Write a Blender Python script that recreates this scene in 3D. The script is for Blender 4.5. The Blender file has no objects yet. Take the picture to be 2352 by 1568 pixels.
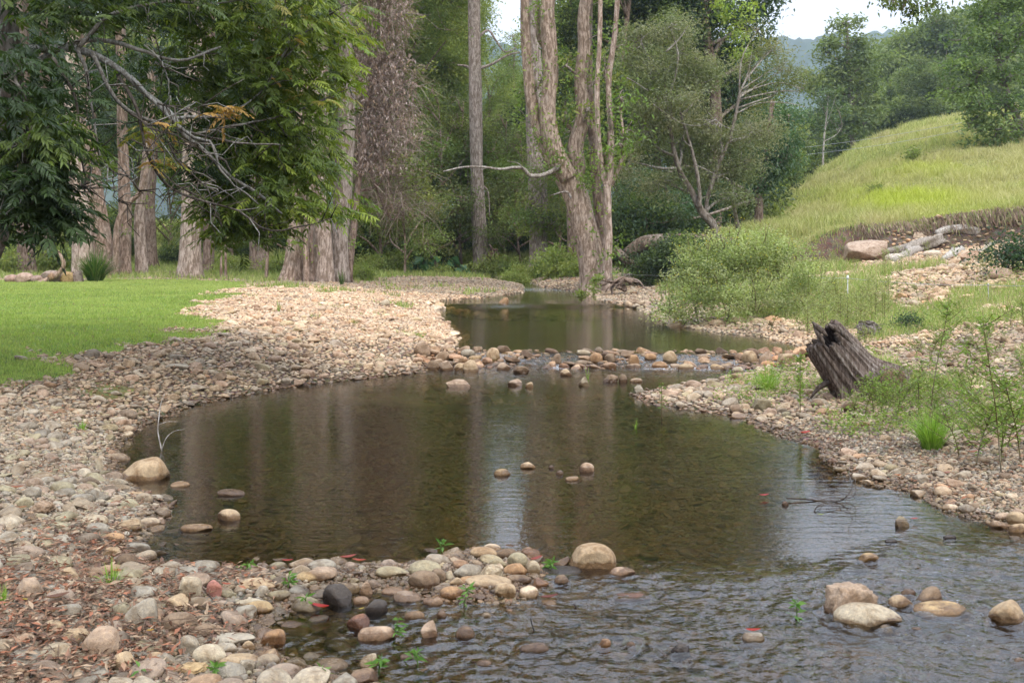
# Creek with cobble banks, lawn, tall trees and a grassy hill. Blender 4.5, self-contained.
import bpy, math, random
import numpy as np
from mathutils import Vector, Matrix, Euler
SC = bpy.context.scene
COL = SC.collection
rng = np.random.default_rng(7)
random.seed(7)
F, CX, HY, CZ = 2613.0, 1176.0, 565.0, 1.6      # focal length / horizon measured in the 2352 px wide survey of the view
def at(px, py, d):                               # survey direction + distance -> world point
    return np.array([(px-CX)/F*d, d, CZ-(py-HY)/F*d])
def lvl(px, py, z=0.0):                          # survey direction on a level plane -> world xy
    d = F*(CZ-z)/(py-HY)
    return ((px-CX)/F*d, d)
# ------------------------------------------------------------------ tagging
def tag(o, label=None, cat=None, group=None, kind=None):
    if label: o['label'] = label
    if cat: o['category'] = cat
    if group: o['group'] = group
    if kind: o['kind'] = kind
    return o
def empty(name, loc, label, cat, group=None, rz=0.0):
    o = bpy.data.objects.new(name, None); COL.objects.link(o)
    o.location = tuple(float(v) for v in loc); o.rotation_euler = (0, 0, rz); o.empty_display_size = 0.2
    return tag(o, label, cat, group)
# ------------------------------------------------------------------ mesh builder
class MB:
    def __init__(s): s.v=[]; s.f3=[]; s.f4=[]; s.c=[]; s.n=0
    def add(s, v, f3=None, f4=None, c=(1,1,1)):
        v = np.asarray(v, float).reshape(-1,3)
        if f3 is not None and len(f3): s.f3.append(np.asarray(f3, np.int64).reshape(-1,3)+s.n)
        if f4 is not None and len(f4): s.f4.append(np.asarray(f4, np.int64).reshape(-1,4)+s.n)
        c = np.asarray(c, float)
        if c.ndim == 1: c = np.tile(c[:3], (len(v),1))
        s.v.append(v); s.c.append(c[:, :3]); s.n += len(v)
    def mesh(s, name, mat, origin=(0,0,0), smooth=True):
        v = np.concatenate(s.v)-np.asarray(origin, float); c = np.concatenate(s.c)
        f3 = np.concatenate(s.f3) if s.f3 else np.zeros((0,3), np.int64)
        f4 = np.concatenate(s.f4) if s.f4 else np.zeros((0,4), np.int64)
        me = bpy.data.meshes.new(name)
        me.vertices.add(len(v)); me.vertices.foreach_set('co', v.astype(np.float32).ravel())
        li = np.concatenate([f3.ravel(), f4.ravel()]).astype(np.int32)
        me.loops.add(len(li)); me.loops.foreach_set('vertex_index', li)
        tot = np.concatenate([np.full(len(f3),3), np.full(len(f4),4)]).astype(np.int32)
        st = np.concatenate([[0], np.cumsum(tot)[:-1]]).astype(np.int32)
        me.polygons.add(len(tot)); me.polygons.foreach_set('loop_start', st); me.polygons.foreach_set('loop_total', tot)
        me.polygons.foreach_set('use_smooth', np.full(len(tot), smooth, bool))
        a = me.color_attributes.new('tint', 'FLOAT_COLOR', 'POINT')
        a.data.foreach_set('color', np.concatenate([c, np.ones((len(c),1))],1).astype(np.float32).ravel())
        me.update(calc_edges=True); me.materials.append(mat)
        return me
    def build(s, name, mat, parent=None, origin=None, smooth=True, **t):
        if origin is None: origin = parent.location if parent is not None else (0,0,0)
        me = s.mesh(name, mat, origin, smooth)
        o = bpy.data.objects.new(name, me); COL.objects.link(o)
        if parent is not None: o.parent = parent
        else: o.location = tuple(float(q) for q in origin)
        return tag(o, **t)
def unit(v): v = np.asarray(v, float); return v/(np.linalg.norm(v, axis=-1, keepdims=True)+1e-9)
# ------------------------------------------------------------------ noise
def _h(ix, iy, s):
    n = (ix*374761393 + iy*668265263 + s*974634777) & 0x7fffffff
    n = ((n ^ (n >> 13))*1274126177) & 0x7fffffff
    return ((n ^ (n >> 16)) & 0xffff)/65535.0
def vn(x, y, s=0):
    x = np.asarray(x, float); y = np.asarray(y, float)
    ix = np.floor(x).astype(np.int64); iy = np.floor(y).astype(np.int64); fx = x-ix; fy = y-iy
    fx = fx*fx*(3-2*fx); fy = fy*fy*(3-2*fy)
    a = _h(ix,iy,s); b = _h(ix+1,iy,s); c = _h(ix,iy+1,s); d = _h(ix+1,iy+1,s)
    return (a*(1-fx)+b*fx)*(1-fy) + (c*(1-fx)+d*fx)*fy
def fbm(x, y, s=0, o=4):
    r = 0; a = .5; t = 0
    for k in range(o): r = r+a*vn(np.asarray(x)*2**k, np.asarray(y)*2**k, s+k*17); t += a; a *= .5
    return r/t
def sstep(a, b, x): t = np.clip((np.asarray(x, float)-a)/(b-a), 0, 1); return t*t*(3-2*t)
# ------------------------------------------------------------------ materials
def newmat(name):
    m = bpy.data.materials.new(name); m.use_nodes = True; nt = m.node_tree
    for n in list(nt.nodes): nt.nodes.remove(n)
    return m, nt, nt.nodes, nt.links
def nd(nt, t, **k):
    n = nt.nodes.new(t)
    for a, b in k.items():
        if a.startswith('i_'): n.inputs[a[2:].replace('_',' ')].default_value = b
        else: setattr(n, a, b)
    return n
def mixc(nt, a, b, fac, mode='MIX'):
    m = nt.nodes.new('ShaderNodeMix'); m.data_type = 'RGBA'; m.blend_type = mode
    for s, v in ((6,a),(7,b),(0,fac)):
        if hasattr(v, 'links') or isinstance(v, bpy.types.NodeSocket): nt.links.new(v, m.inputs[s])
        else: m.inputs[s].default_value = (v if s == 0 else (*v, 1) if len(v) == 3 else v)
    return m.outputs[2]
def ramp(nt, src, lo, hi, c0=(0,0,0,1), c1=(1,1,1,1)):
    r = nt.nodes.new('ShaderNodeValToRGB'); e = r.color_ramp.elements
    e[0].position = lo; e[1].position = hi; e[0].color = c0; e[1].color = c1
    nt.links.new(src, r.inputs[0]); return r.outputs[0]
def noise(nt, vec, scale, detail=4, rough=.55, dist=0):
    n = nd(nt, 'ShaderNodeTexNoise'); n.inputs['Scale'].default_value = scale; n.inputs['Detail'].default_value = detail
    n.inputs['Roughness'].default_value = rough; n.inputs['Distortion'].default_value = dist
    if vec is not None: nt.links.new(vec, n.inputs['Vector'])
    return n.outputs['Fac']
def mapped(nt, vec, scale):
    m = nd(nt, 'ShaderNodeMapping'); m.inputs['Scale'].default_value = scale; nt.links.new(vec, m.inputs['Vector']); return m.outputs[0]
def bump(nt, h, strength, dist, nrm=None):
    b = nd(nt, 'ShaderNodeBump'); b.inputs['Strength'].default_value = strength; b.inputs['Distance'].default_value = dist
    nt.links.new(h, b.inputs['Height'])
    if nrm is not None: nt.links.new(nrm, b.inputs['Normal'])
    return b.outputs[0]
def leaf_mat(name, transl=.3, rough=.5, spec=.3, trc=(1.15,1.25,.55)):
    m, nt, N, L = newmat(name)
    at_ = nd(nt, 'ShaderNodeAttribute', attribute_name='tint')
    p = nd(nt, 'ShaderNodeBsdfPrincipled'); p.inputs['Roughness'].default_value = rough; p.inputs['Specular IOR Level'].default_value = spec
    L.new(at_.outputs['Color'], p.inputs['Base Color'])
    t = nd(nt, 'ShaderNodeBsdfTranslucent'); L.new(mixc(nt, at_.outputs['Color'], trc, 1.0, 'MULTIPLY'), t.inputs['Color'])
    x = nd(nt, 'ShaderNodeMixShader'); x.inputs[0].default_value = transl
    L.new(p.outputs[0], x.inputs[1]); L.new(t.outputs[0], x.inputs[2])
    o = nd(nt, 'ShaderNodeOutputMaterial'); L.new(x.outputs[0], o.inputs[0]); return m
M = {}
M['leaf'] = leaf_mat('leaf', .42); M['gloss_leaf'] = leaf_mat('gloss_leaf', .42, .42, .32)
M['grass'] = leaf_mat('grass_blade', .35, .6, .15); M['dead_leaf'] = leaf_mat('dead_leaf', .15, .8, .1, (1.1,.9,.7))
def bark_mat(name, scale=(9,9,2.4), lichen=.22, bs=.8, dist=.035, lc=(.42,.38,.33)):
    m, nt, N, L = newmat(name)
    at_ = nd(nt, 'ShaderNodeAttribute', attribute_name='tint'); tc = nd(nt, 'ShaderNodeNewGeometry').outputs['Position']
    v = mapped(nt, tc, scale)
    n1 = noise(nt, v, 1.6, 6, .65, .6); n2 = noise(nt, tc, 2.2, 4, .6); n3 = noise(nt, v, 7, 5, .6)
    c = mixc(nt, at_.outputs['Color'], (.42,.38,.34), ramp(nt, n1, .40, .56), 'MULTIPLY')
    c = mixc(nt, c, lc, mixc(nt, (0,0,0), (lichen,)*3, ramp(nt, n2, .53, .66)), 'MIX')
    c = mixc(nt, c, (.55,.5,.46), ramp(nt, n3, .5, .75), 'MULTIPLY')
    p = nd(nt, 'ShaderNodeBsdfPrincipled'); p.inputs['Roughness'].default_value = .9; p.inputs['Specular IOR Level'].default_value = .15
    L.new(c, p.inputs['Base Color'])
    h = nd(nt, 'ShaderNodeMath', operation='ADD'); L.new(n1, h.inputs[0]); L.new(n3, h.inputs[1])
    L.new(bump(nt, h.outputs[0], bs, dist), p.inputs['Normal'])
    o = nd(nt, 'ShaderNodeOutputMaterial'); L.new(p.outputs[0], o.inputs[0]); return m
M['bark'] = bark_mat('bark'); M['twig'] = bark_mat('twig_bark', (30,30,10), .45, .4, .004)
M['deadwood'] = bark_mat('weathered_wood', (30,30,2.5), .15, .9, .015, (.4,.38,.35))
def stone_mat(name, objcol):
    m, nt, N, L = newmat(name)
    if objcol:
        base = nd(nt, 'ShaderNodeObjectInfo').outputs['Color']; 
    else: base = nd(nt, 'ShaderNodeAttribute', attribute_name='tint').outputs['Color']
    g = nd(nt, 'ShaderNodeNewGeometry'); pos = g.outputs['Position']
    n1 = noise(nt, pos, 11, 6, .68, .5); n2 = noise(nt, pos, 55, 6, .75); n3 = noise(nt, pos, 260, 3, .7)
    c = mixc(nt, base, (.52,.44,.36), ramp(nt, n1, .42, .64), 'MULTIPLY')
    c = mixc(nt, c, (1.3,1.27,1.2), ramp(nt, n2, .46, .6), 'MULTIPLY')
    c = mixc(nt, c, (.5,.47,.44), ramp(nt, n3, .54, .68), 'MULTIPLY')
    # wet band just above the water line, algae below it
    sx = nd(nt, 'ShaderNodeSeparateXYZ'); L.new(pos, sx.inputs[0])
    wn = nd(nt, 'ShaderNodeMath', operation='MULTIPLY_ADD'); L.new(n1, wn.inputs[0]); wn.inputs[1].default_value = -.06; L.new(sx.outputs[2], wn.inputs[2])
    wet = ramp(nt, wn.outputs[0], 0.0, .012, (1,1,1,1), (0,0,0,1))
    c = mixc(nt, c, (.5,.42,.34), wet, 'MULTIPLY')
    p = nd(nt, 'ShaderNodeBsdfPrincipled'); L.new(c, p.inputs['Base Color'])
    L.new(ramp(nt, wet, 0, 1, (.78,)*3+(1,), (.25,)*3+(1,)), p.inputs['Roughness']); p.inputs['Specular IOR Level'].default_value = .35
    h = nd(nt, 'ShaderNodeMath', operation='ADD'); L.new(n2, h.inputs[0]); L.new(n1, h.inputs[1])
    L.new(bump(nt, h.outputs[0], .75, .009), p.inputs['Normal'])
    o = nd(nt, 'ShaderNodeOutputMaterial'); L.new(p.outputs[0], o.inputs[0]); return m
M['stone'] = stone_mat('river_stone', True); M['pebble'] = stone_mat('river_pebble', False)
def ground_mat():
    m, nt, N, L = newmat('ground')
    base = nd(nt, 'ShaderNodeAttribute', attribute_name='tint').outputs['Color']
    pos = nd(nt, 'ShaderNodeNewGeometry').outputs['Position']
    vo = nd(nt, 'ShaderNodeTexVoronoi'); vo.inputs['Scale'].default_value = 17; L.new(pos, vo.inputs['Vector'])
    n1 = noise(nt, pos, 3, 6, .65); n2 = noise(nt, pos, 45, 4, .7)
    c = mixc(nt, base, (.6,.55,.5), ramp(nt, n1, .4, .62), 'MULTIPLY')
    hs = mixc(nt, (1,1,1), vo.outputs['Color'], .35); c = mixc(nt, c, hs, 1.0, 'MULTIPLY')
    c = mixc(nt, c, (1.5,1.45,1.4), ramp(nt, n2, .45, .65), 'MULTIPLY')
    p = nd(nt, 'ShaderNodeBsdfPrincipled'); p.inputs['Roughness'].default_value = .9; p.inputs['Specular IOR Level'].default_value = .15
    L.new(c, p.inputs['Base Color'])
    h = nd(nt, 'ShaderNodeMath', operation='SUBTRACT'); L.new(n2, h.inputs[0]); L.new(vo.outputs['Distance'], h.inputs[1])
    L.new(bump(nt, h.outputs[0], .7, .03), p.inputs['Normal'])
    o = nd(nt, 'ShaderNodeOutputMaterial'); L.new(p.outputs[0], o.inputs[0]); return m
M['ground'] = ground_mat()
def plain_mat(name, col, rough=.6, metal=0):
    m, nt, N, L = newmat(name); p = nd(nt, 'ShaderNodeBsdfPrincipled'); p.inputs['Roughness'].default_value = rough; p.inputs['Metallic'].default_value = metal
    g = nd(nt, 'ShaderNodeNewGeometry').outputs['Position']
    L.new(mixc(nt, col, tuple(.7*c for c in col), ramp(nt, noise(nt, g, 30), .4, .65)), p.inputs['Base Color'])
    o = nd(nt, 'ShaderNodeOutputMaterial'); L.new(p.outputs[0], o.inputs[0]); return m
M['wire'] = plain_mat('galvanised_wire', (.45,.46,.46), .4, .6); M['plastic'] = plain_mat('white_post', (.75,.75,.72), .5)
def water_mat():
    m, nt, N, L = newmat('creek_water')
    pos = nd(nt, 'ShaderNodeNewGeometry').outputs['Position']
    a = noise(nt, mapped(nt, pos, (.55,1.5,1)), 9, 3, .6, .4); b = noise(nt, mapped(nt, pos, (1,1.3,1)), 38, 2, .5, .2)
    calm = nd(nt, 'ShaderNodeAttribute', attribute_name='tint').outputs['Color']
    sp = nd(nt, 'ShaderNodeSeparateColor'); L.new(calm, sp.inputs[0])
    h = nd(nt, 'ShaderNodeMath', operation='MULTIPLY_ADD'); L.new(b, h.inputs[0]); h.inputs[1].default_value = .3; L.new(a, h.inputs[2])
    h2 = nd(nt, 'ShaderNodeMath', operation='MULTIPLY'); L.new(h.outputs[0], h2.inputs[0]); L.new(sp.outputs[0], h2.inputs[1])
    bn = bump(nt, h2.outputs[0], 1.0, .02)
    fr = nd(nt, 'ShaderNodeFresnel'); fr.inputs['IOR'].default_value = 1.45; L.new(bn, fr.inputs['Normal'])
    gl = nd(nt, 'ShaderNodeBsdfGlossy'); gl.inputs['Roughness'].default_value = .03; gl.inputs['Color'].default_value = (.97,.98,1,1); L.new(bn, gl.inputs['Normal'])
    tr = nd(nt, 'ShaderNodeBsdfTransparent'); tr.inputs['Color'].default_value = (.77,.71,.50,1)
    x = nd(nt, 'ShaderNodeMixShader'); L.new(fr.outputs[0], x.inputs[0]); L.new(tr.outputs[0], x.inputs[1]); L.new(gl.outputs[0], x.inputs[2])
    # foam where the tint's green channel says the water breaks
    fo = nd(nt, 'ShaderNodeBsdfDiffuse'); fo.inputs[0].default_value = (.75,.78,.8,1)
    fn = nd(nt, 'ShaderNodeMath', operation='MULTIPLY'); L.new(ramp(nt, noise(nt, pos, 26, 5, .75), .5, .62), fn.inputs[0]); L.new(sp.outputs[1], fn.inputs[1])
    y = nd(nt, 'ShaderNodeMixShader'); L.new(fn.outputs[0], y.inputs[0]); L.new(x.outputs[0], y.inputs[1]); L.new(fo.outputs[0], y.inputs[2])
    o = nd(nt, 'ShaderNodeOutputMaterial'); L.new(y.outputs[0], o.inputs[0]); return m
M['water'] = water_mat()
# ------------------------------------------------------------------ creek outline
W2 = .13; W3 = .2
creek = [(3.2,-6),(-.5,-6),(-.55,.5),(-.6,2.5)] + [lvl(*p) for p in [
 (900,1750),(830,1568),(700,1545),(600,1500),(590,1440),(650,1395),(700,1375),(770,1350),(860,1342),(950,1365),(1070,1382),(1180,1385),(1232,1350),(1244,1310),
 (1205,1272),(1100,1263),(940,1298),(860,1298),(700,1308),(500,1315),(330,1300),(300,1270),(310,1240),(370,1195),(385,1165),(360,1145),(300,1115),(262,1080),(270,1030),(300,1000),
 (335,975),(400,950),(440,930),(540,912),(640,893),(750,878),(870,866),(970,855)]] + [lvl(*p, W2) for p in [
 (985,810),(1045,795),(1055,775),(1020,740),(1000,722)]] + [lvl(*p, W3) for p in [(1000,704),(1010,690),(1100,685),(1200,672),(1200,655),(1120,641),(1000,636),(880,632),(880,626),
 (960,626),(1100,632),(1215,645),(1250,660),(1340,673),(1370,690),(1470,704)]] + [lvl(*p, W2) for p in [(1500,722),(1530,745),(1650,765),(1760,775),(1850,800),(1880,815)]] + [lvl(*p) for p in [
 (1800,850),(1700,862),(1650,880),(1560,887),(1450,905),(1480,922),(1560,937),(1700,957),(1745,982),(1800,1005),(1880,1027),(1900,1050),(1930,1085),(1990,1110),(2100,1130),(2190,1180),(2260,1197),(2352,1217),(2500,1260),(2900,1420),(3600,1750)]] + [(4.2,1.0)]
creek = np.array(creek)
def polydist(P, x, y):
    x = np.atleast_1d(np.asarray(x, float)); y = np.atleast_1d(np.asarray(y, float)); sh = x.shape; x = x.ravel(); y = y.ravel()
    D = np.full(x.shape, 1e9); ins = np.zeros(x.shape, bool)
    for i in range(len(P)):
        ax, ay = P[i]; bx, by = P[(i+1) % len(P)]
        dx, dy = bx-ax, by-ay; t = np.clip(((x-ax)*dx+(y-ay)*dy)/(dx*dx+dy*dy+1e-12), 0, 1)
        D = np.minimum(D, (x-ax-t*dx)**2+(y-ay-t*dy)**2)
        c = ((ay > y) != (by > y)); xi = ax+(y-ay)*dx/(dy if abs(dy) > 1e-9 else 1e-9)
        ins ^= c & (x < xi)
    return (np.where(ins, -1, 1)*np.sqrt(D)).reshape(sh)
# island of stones downstream of the weir and the gravel peninsula stay part of the bank polygon
lawn = np.array([lvl(*p, .47) for p in [(-2600,850),(-400,860),(0,850),(130,838),(170,800),(280,786),(430,776),(492,762),(500,740),(470,712),(492,690),(560,672),(592,656),(560,649),(300,644),(0,646),(-900,650),(-2600,650)]])
def water_level(x, y):
    return W2*sstep(15.1, 15.9, y+.05*x) + (W3-W2)*sstep(26.2, 27.6, y)
# ------------------------------------------------------------------ terrain
ctrl = [(-100,4.2,.16),(400,4.5,.12),(0,7,.24),(0,10,.40),(-500,10,.55),(0,12,.5),(200,12,.47),(480,15,.47),(300,20,.5),(0,20,.5),(0,35,.5),(400,37,.5),(620,34,.5),(740,33,.5),(850,29,.42),
 (640,20,.45),(800,18,.36),(900,22,.36),(-600,5,.35),(-600,30,.6),(-1500,20,.9),(0,50,.6),(400,50,.6),(800,48,.38),(960,32,.3),(1050,34,.3),(1050,60,.7),(800,60,.9),(1000,62,1.0),(1230,52,.6),(1300,38,.5),(1100,46,.4),
 (0,85,2.4),(600,85,2.6),(1200,85,2.8),(1200,120,4),(0,120,4),(600,150,5),(1200,200,5),(-600,80,2),
 (1600,29,.22),(1450,30,.25),(1500,36,.4),(1400,34,.35),(1560,15,.1),(1700,13,.12),(1620,22,.2),(1500,44,.8),(2000,14,.32),(1950,11.5,.2),(1850,12,.18),(2352,9,.25),(2352,7,.2),(2352,14,.5),(2800,10,.6),(2100,20,.5),(2352,20,.9),(2800,20,1.6),(1850,20,.35),
 (1900,27,.75),(2100,27,1.1),(2352,27,1.6),(2900,27,2.5),(1750,33,.8),(2000,33,1.2),(1750,40,.9),(2000,37,1.15),(2352,34,1.7),(2900,34,2.6),
 (1640,70,1.4),(1850,70,2.6),(2000,70,4.8),(2352,70,6.8),(2900,70,9),(1560,110,2.4),(1640,110,2.9),(1750,110,4.1),(1850,110,5.9),(2000,110,10.8),(2160,110,12.3),(2352,110,13.6),(2900,110,18),
 (1850,130,5.6),(2000,130,10.6),(2352,140,14),(2000,200,10),(2900,200,18),(3500,60,9),(3500,20,3)]
cx_ = np.array([[math.atan((p-CX)/F)*2.2, math.log(d)] for p, d, z in ctrl]); cz_ = np.array([c[2] for c in ctrl])
def _phi(r2): return .5*r2*np.log(r2+1e-9)
_n = len(ctrl); _A = np.zeros((_n+3,_n+3)); _r = ((cx_[:,None]-cx_[None])**2).sum(-1)
_A[:_n,:_n] = _phi(_r)+np.eye(_n)*2e-3; _A[:_n,_n] = 1; _A[:_n,_n+1:] = cx_; _A[_n,:_n] = 1; _A[_n+1:,:_n] = cx_.T
_w = np.linalg.solve(_A, np.concatenate([cz_, [0,0,0]]))
bankline = np.array([((p-CX)/F*d, d) for p, d in [(1380,40),(1440,37.5),(1650,35.5),(1800,34.5),(2100,34),(2352,33),(3000,31),(4200,26)]])
def base_h(x, y):
    x = np.asarray(x, float); y = np.asarray(y, float)
    r = np.sqrt(x*x+y*y); th = np.clip(np.arctan2(x, np.maximum(y, .3)), -.75, .75)*2.2; lv = np.log(np.clip(r*np.cos(th/2.2), 3.2, 210))
    o = np.zeros(x.shape)
    for i in range(_n): o += _w[i]*_phi((th-cx_[i,0])**2+(lv-cx_[i,1])**2)
    o += _w[_n]+_w[_n+1]*th+_w[_n+2]*lv
    return np.clip(o, .06, 26)
def bank_front(x, y):            # >0 behind the cut bank on the right
    x = np.asarray(x, float); y = np.asarray(y, float); best = np.full(x.shape, 1e9); sgn = np.ones(x.shape)
    for i in range(len(bankline)-1):
        a = bankline[i]; b = bankline[i+1]; d = b-a; L = np.hypot(*d)
        t = np.clip(((x-a[0])*d[0]+(y-a[1])*d[1])/L**2, 0, 1)
        D = np.hypot(x-a[0]-t*d[0], y-a[1]-t*d[1]); s = np.sign(-(x-a[0])*d[1]+(y-a[1])*d[0])
        m = D < best; best = np.where(m, D, best); sgn = np.where(m, s, sgn)
    return np.where(CX+x/np.maximum(y,.5)*F > 1425, best*sgn, -9.0)
def H(x, y, sd=None):
    x = np.atleast_1d(np.asarray(x, float)); y = np.atleast_1d(np.asarray(y, float))
    if sd is None: sd = polydist(creek, x, y)
    wl = water_level(x, y); b = base_h(x, y)
    bf = bank_front(x, y)+ (fbm(x*.6, y*.6, 5)-.5)*1.2
    b = b + 1.1*sstep(-.65, .35, bf)*sstep(6.5, 9.5, x+(y-38)*.2)
    b = b + (fbm(x*.35, y*.35, 3)-.5)*.35*sstep(.3, 1.5, b)*sstep(20, 60, y)
    prof = 1-np.exp(-np.maximum(sd, 0)/1.1)
    land = wl*(1-prof*.0) + (np.maximum(b-wl, .05))*prof + (vn(x*1.7, y*1.7, 9)-.5)*.05*sstep(0, 1, sd) + .012*sstep(0,.1,sd)
    depm = .09+.2*sstep(5.8, 8, y)
    dep = np.where(np.abs(y+.05*x-15.5) < .9, .05, depm)
    bed = wl - dep*(1-np.exp(np.minimum(sd, 0)/.45)) + (vn(x*2, y*2, 4)-.5)*.03*sstep(0, -.5, sd)
    h = np.where(sd > 0, land, bed)
    return h
def H1(x, y): return float(H(np.array([x]), np.array([y]))[0])
def ground(px, py, dmin=3.5, dmax=140):          # first ground point met along a survey direction
    d = np.exp(np.linspace(math.log(dmin), math.log(dmax), 700)); x = (px-CX)/F*d; z = CZ-(py-HY)/F*d
    h = H(x, d); wl = water_level(x, d); hh = np.where(polydist(creek, x, d) < 0, wl, h)
    i = np.argmax(hh >= z)
    if hh[i] < z[i]: i = len(d)-1
    return float(x[i]), float(d[i]), float(hh[i])
def _gp(L): return np.array([ground(*q)[:2] for q in L])
RUB = _gp([(1960,612),(2040,572),(2140,535),(2270,530),(2360,548),(2360,645),(2235,648),(2160,604),(2060,618)])
PAT = [_gp([(2040,640),(2160,612),(2200,690),(2080,715),(2020,690)]), _gp([(1990,800),(2110,765),(2230,745),(2360,738),(2360,880),(2100,868),(2040,850)]), _gp([(2230,700),(2360,690),(2360,715),(2240,722)])]
def cover(x, y, sd=None):
    """what the ground is, per point: weights lawn, grass, gravel, litter"""
    if sd is None: sd = polydist(creek, x, y)
    ld = polydist(lawn, x, y) + (fbm(x*1.3, y*1.3, 21)-.5)*1.9+.12
    la = sstep(.25, -.15, ld)
    nz = fbm(x*.5, y*.5, 31)
    right = sstep(2.0, 4.5, x-(-.03)*y+0*x) * (y > 4)
    px = CX+x/np.maximum(y, .5)*F
    gr_r = np.clip(sstep(.9, 2.6, sd+(nz-.5)*4)*sstep(.40, .56, nz+.10*sstep(14,30,y)+.12*sstep(27, 31, y)), 0, 1)*(px > 1500)*(y > 9)
    gr_b = sstep(44, 47, y+(nz-.5)*6)*(px <= 1500)
    gr_t = sstep(31.5, 33, y+(nz-.5)*3)*(px < 1000)*(1-sstep(44,47,y))*.55*sstep(600, 760, 1360-px)
    gr_m = sstep(.63, .70, fbm(x*.9, y*.9, 77))*(px <= 1500)*(y > 9)*(sd > .5)*(1-la)
    g = np.clip(gr_r+gr_b+gr_t+gr_m, 0, 1)*(1-la)
    for P_ in [RUB]+PAT: g = g*sstep(-.1, .5, polydist(P_, x, y)+(nz-.5)*1.6)
    g = np.where((bank_front(x, y) > .2) & (px > 1500), 1, g); g = np.where(polydist(RUB, x, y) < 0, g*.1, g)
    return la, g
# ------------------------------------------------------------------ ground sheet
def build_ground():
    th = np.radians(np.unique(np.concatenate([np.arange(-180,-60,6), np.arange(-60,-28,1.0), np.linspace(-28,28,430), np.arange(29,60,1.0), np.arange(60,181,6)])))
    r = np.concatenate([[.25,.6,1.0], np.exp(np.linspace(math.log(1.4), math.log(170), 560)), [200,260,400,700,1100,1600]])
    T, R = np.meshgrid(th, r); x = R*np.sin(T); y = R*np.cos(T)
    sd = polydist(creek, x.ravel(), y.ravel()).reshape(x.shape); z = H(x, y, sd)
    la, g = cover(x, y, sd)
    n = fbm(x*.8, y*.8, 41); n2 = fbm(x*.12, y*.12, 43)
    gravel = np.array([.125,.095,.07])*(.7+.6*n[...,None]); px = CX+x/np.maximum(y,.5)*F
    pale = sstep(12, 20, y)*(px < 1100)*(y < 36); gravel = gravel*(1+pale[...,None]*.7)
    lawnc = np.array([.13,.20,.035])*(.8+.4*n[...,None])
    grc = np.array([.20,.20,.075])*(.7+.6*n[...,None])
    hill = ((bank_front(x, y) > .2) & (px > 1500))[...,None]
    hc = np.array([.20,.20,.06])*(1-sstep(.45,.62,n2)[...,None]) + np.array([.17,.21,.035])*sstep(.45,.62,n2)[...,None]
    bare = (sstep(9,0, y*.0+np.abs(px-(1640+(y-60)*5))/14)*(y > 60))[...,None]
    grc = np.where(hill, hc*(.8+.4*n[...,None])*(1-.5*bare), grc)
    bf = bank_front(x, y); cut = (np.abs(bf+(fbm(x*.6, y*.6, 5)-.5)*1.2) < .55)[...,None] & (px > 1400)[...,None]
    grc = np.where(cut, np.array([.15,.105,.075]), grc)
    c = gravel*(1-la-g)[...,None] + lawnc*la[...,None] + grc*g[...,None]
    bedc = np.array([.105,.085,.05])*(.5+1.0*fbm(x*3, y*3, 51)[...,None])
    c = np.where((sd < .05)[...,None], bedc, c)
    mud = sstep(.35, -.1, polydist(np.array([lvl(*p,.03) for p in [(1760,985),(1850,975),(2050,1000),(2130,1040),(2250,1075),(2100,1062),(1950,1045),(1860,1020)]]), x, y))[...,None]
    c = c*(1-mud)+np.array([.16,.12,.09])*mud
    b = MB(); nr, nt_ = x.shape; i = np.arange(nr*nt_).reshape(nr, nt_)
    f = np.stack([i[:-1,:-1], i[:-1,1:], i[1:,1:], i[1:,:-1]], -1).reshape(-1,4)
    b.add(np.stack([x,y,z],-1), f4=f, c=c.reshape(-1,3))
    return b.build('ground', M['ground'], kind='structure')
build_ground()
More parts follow.
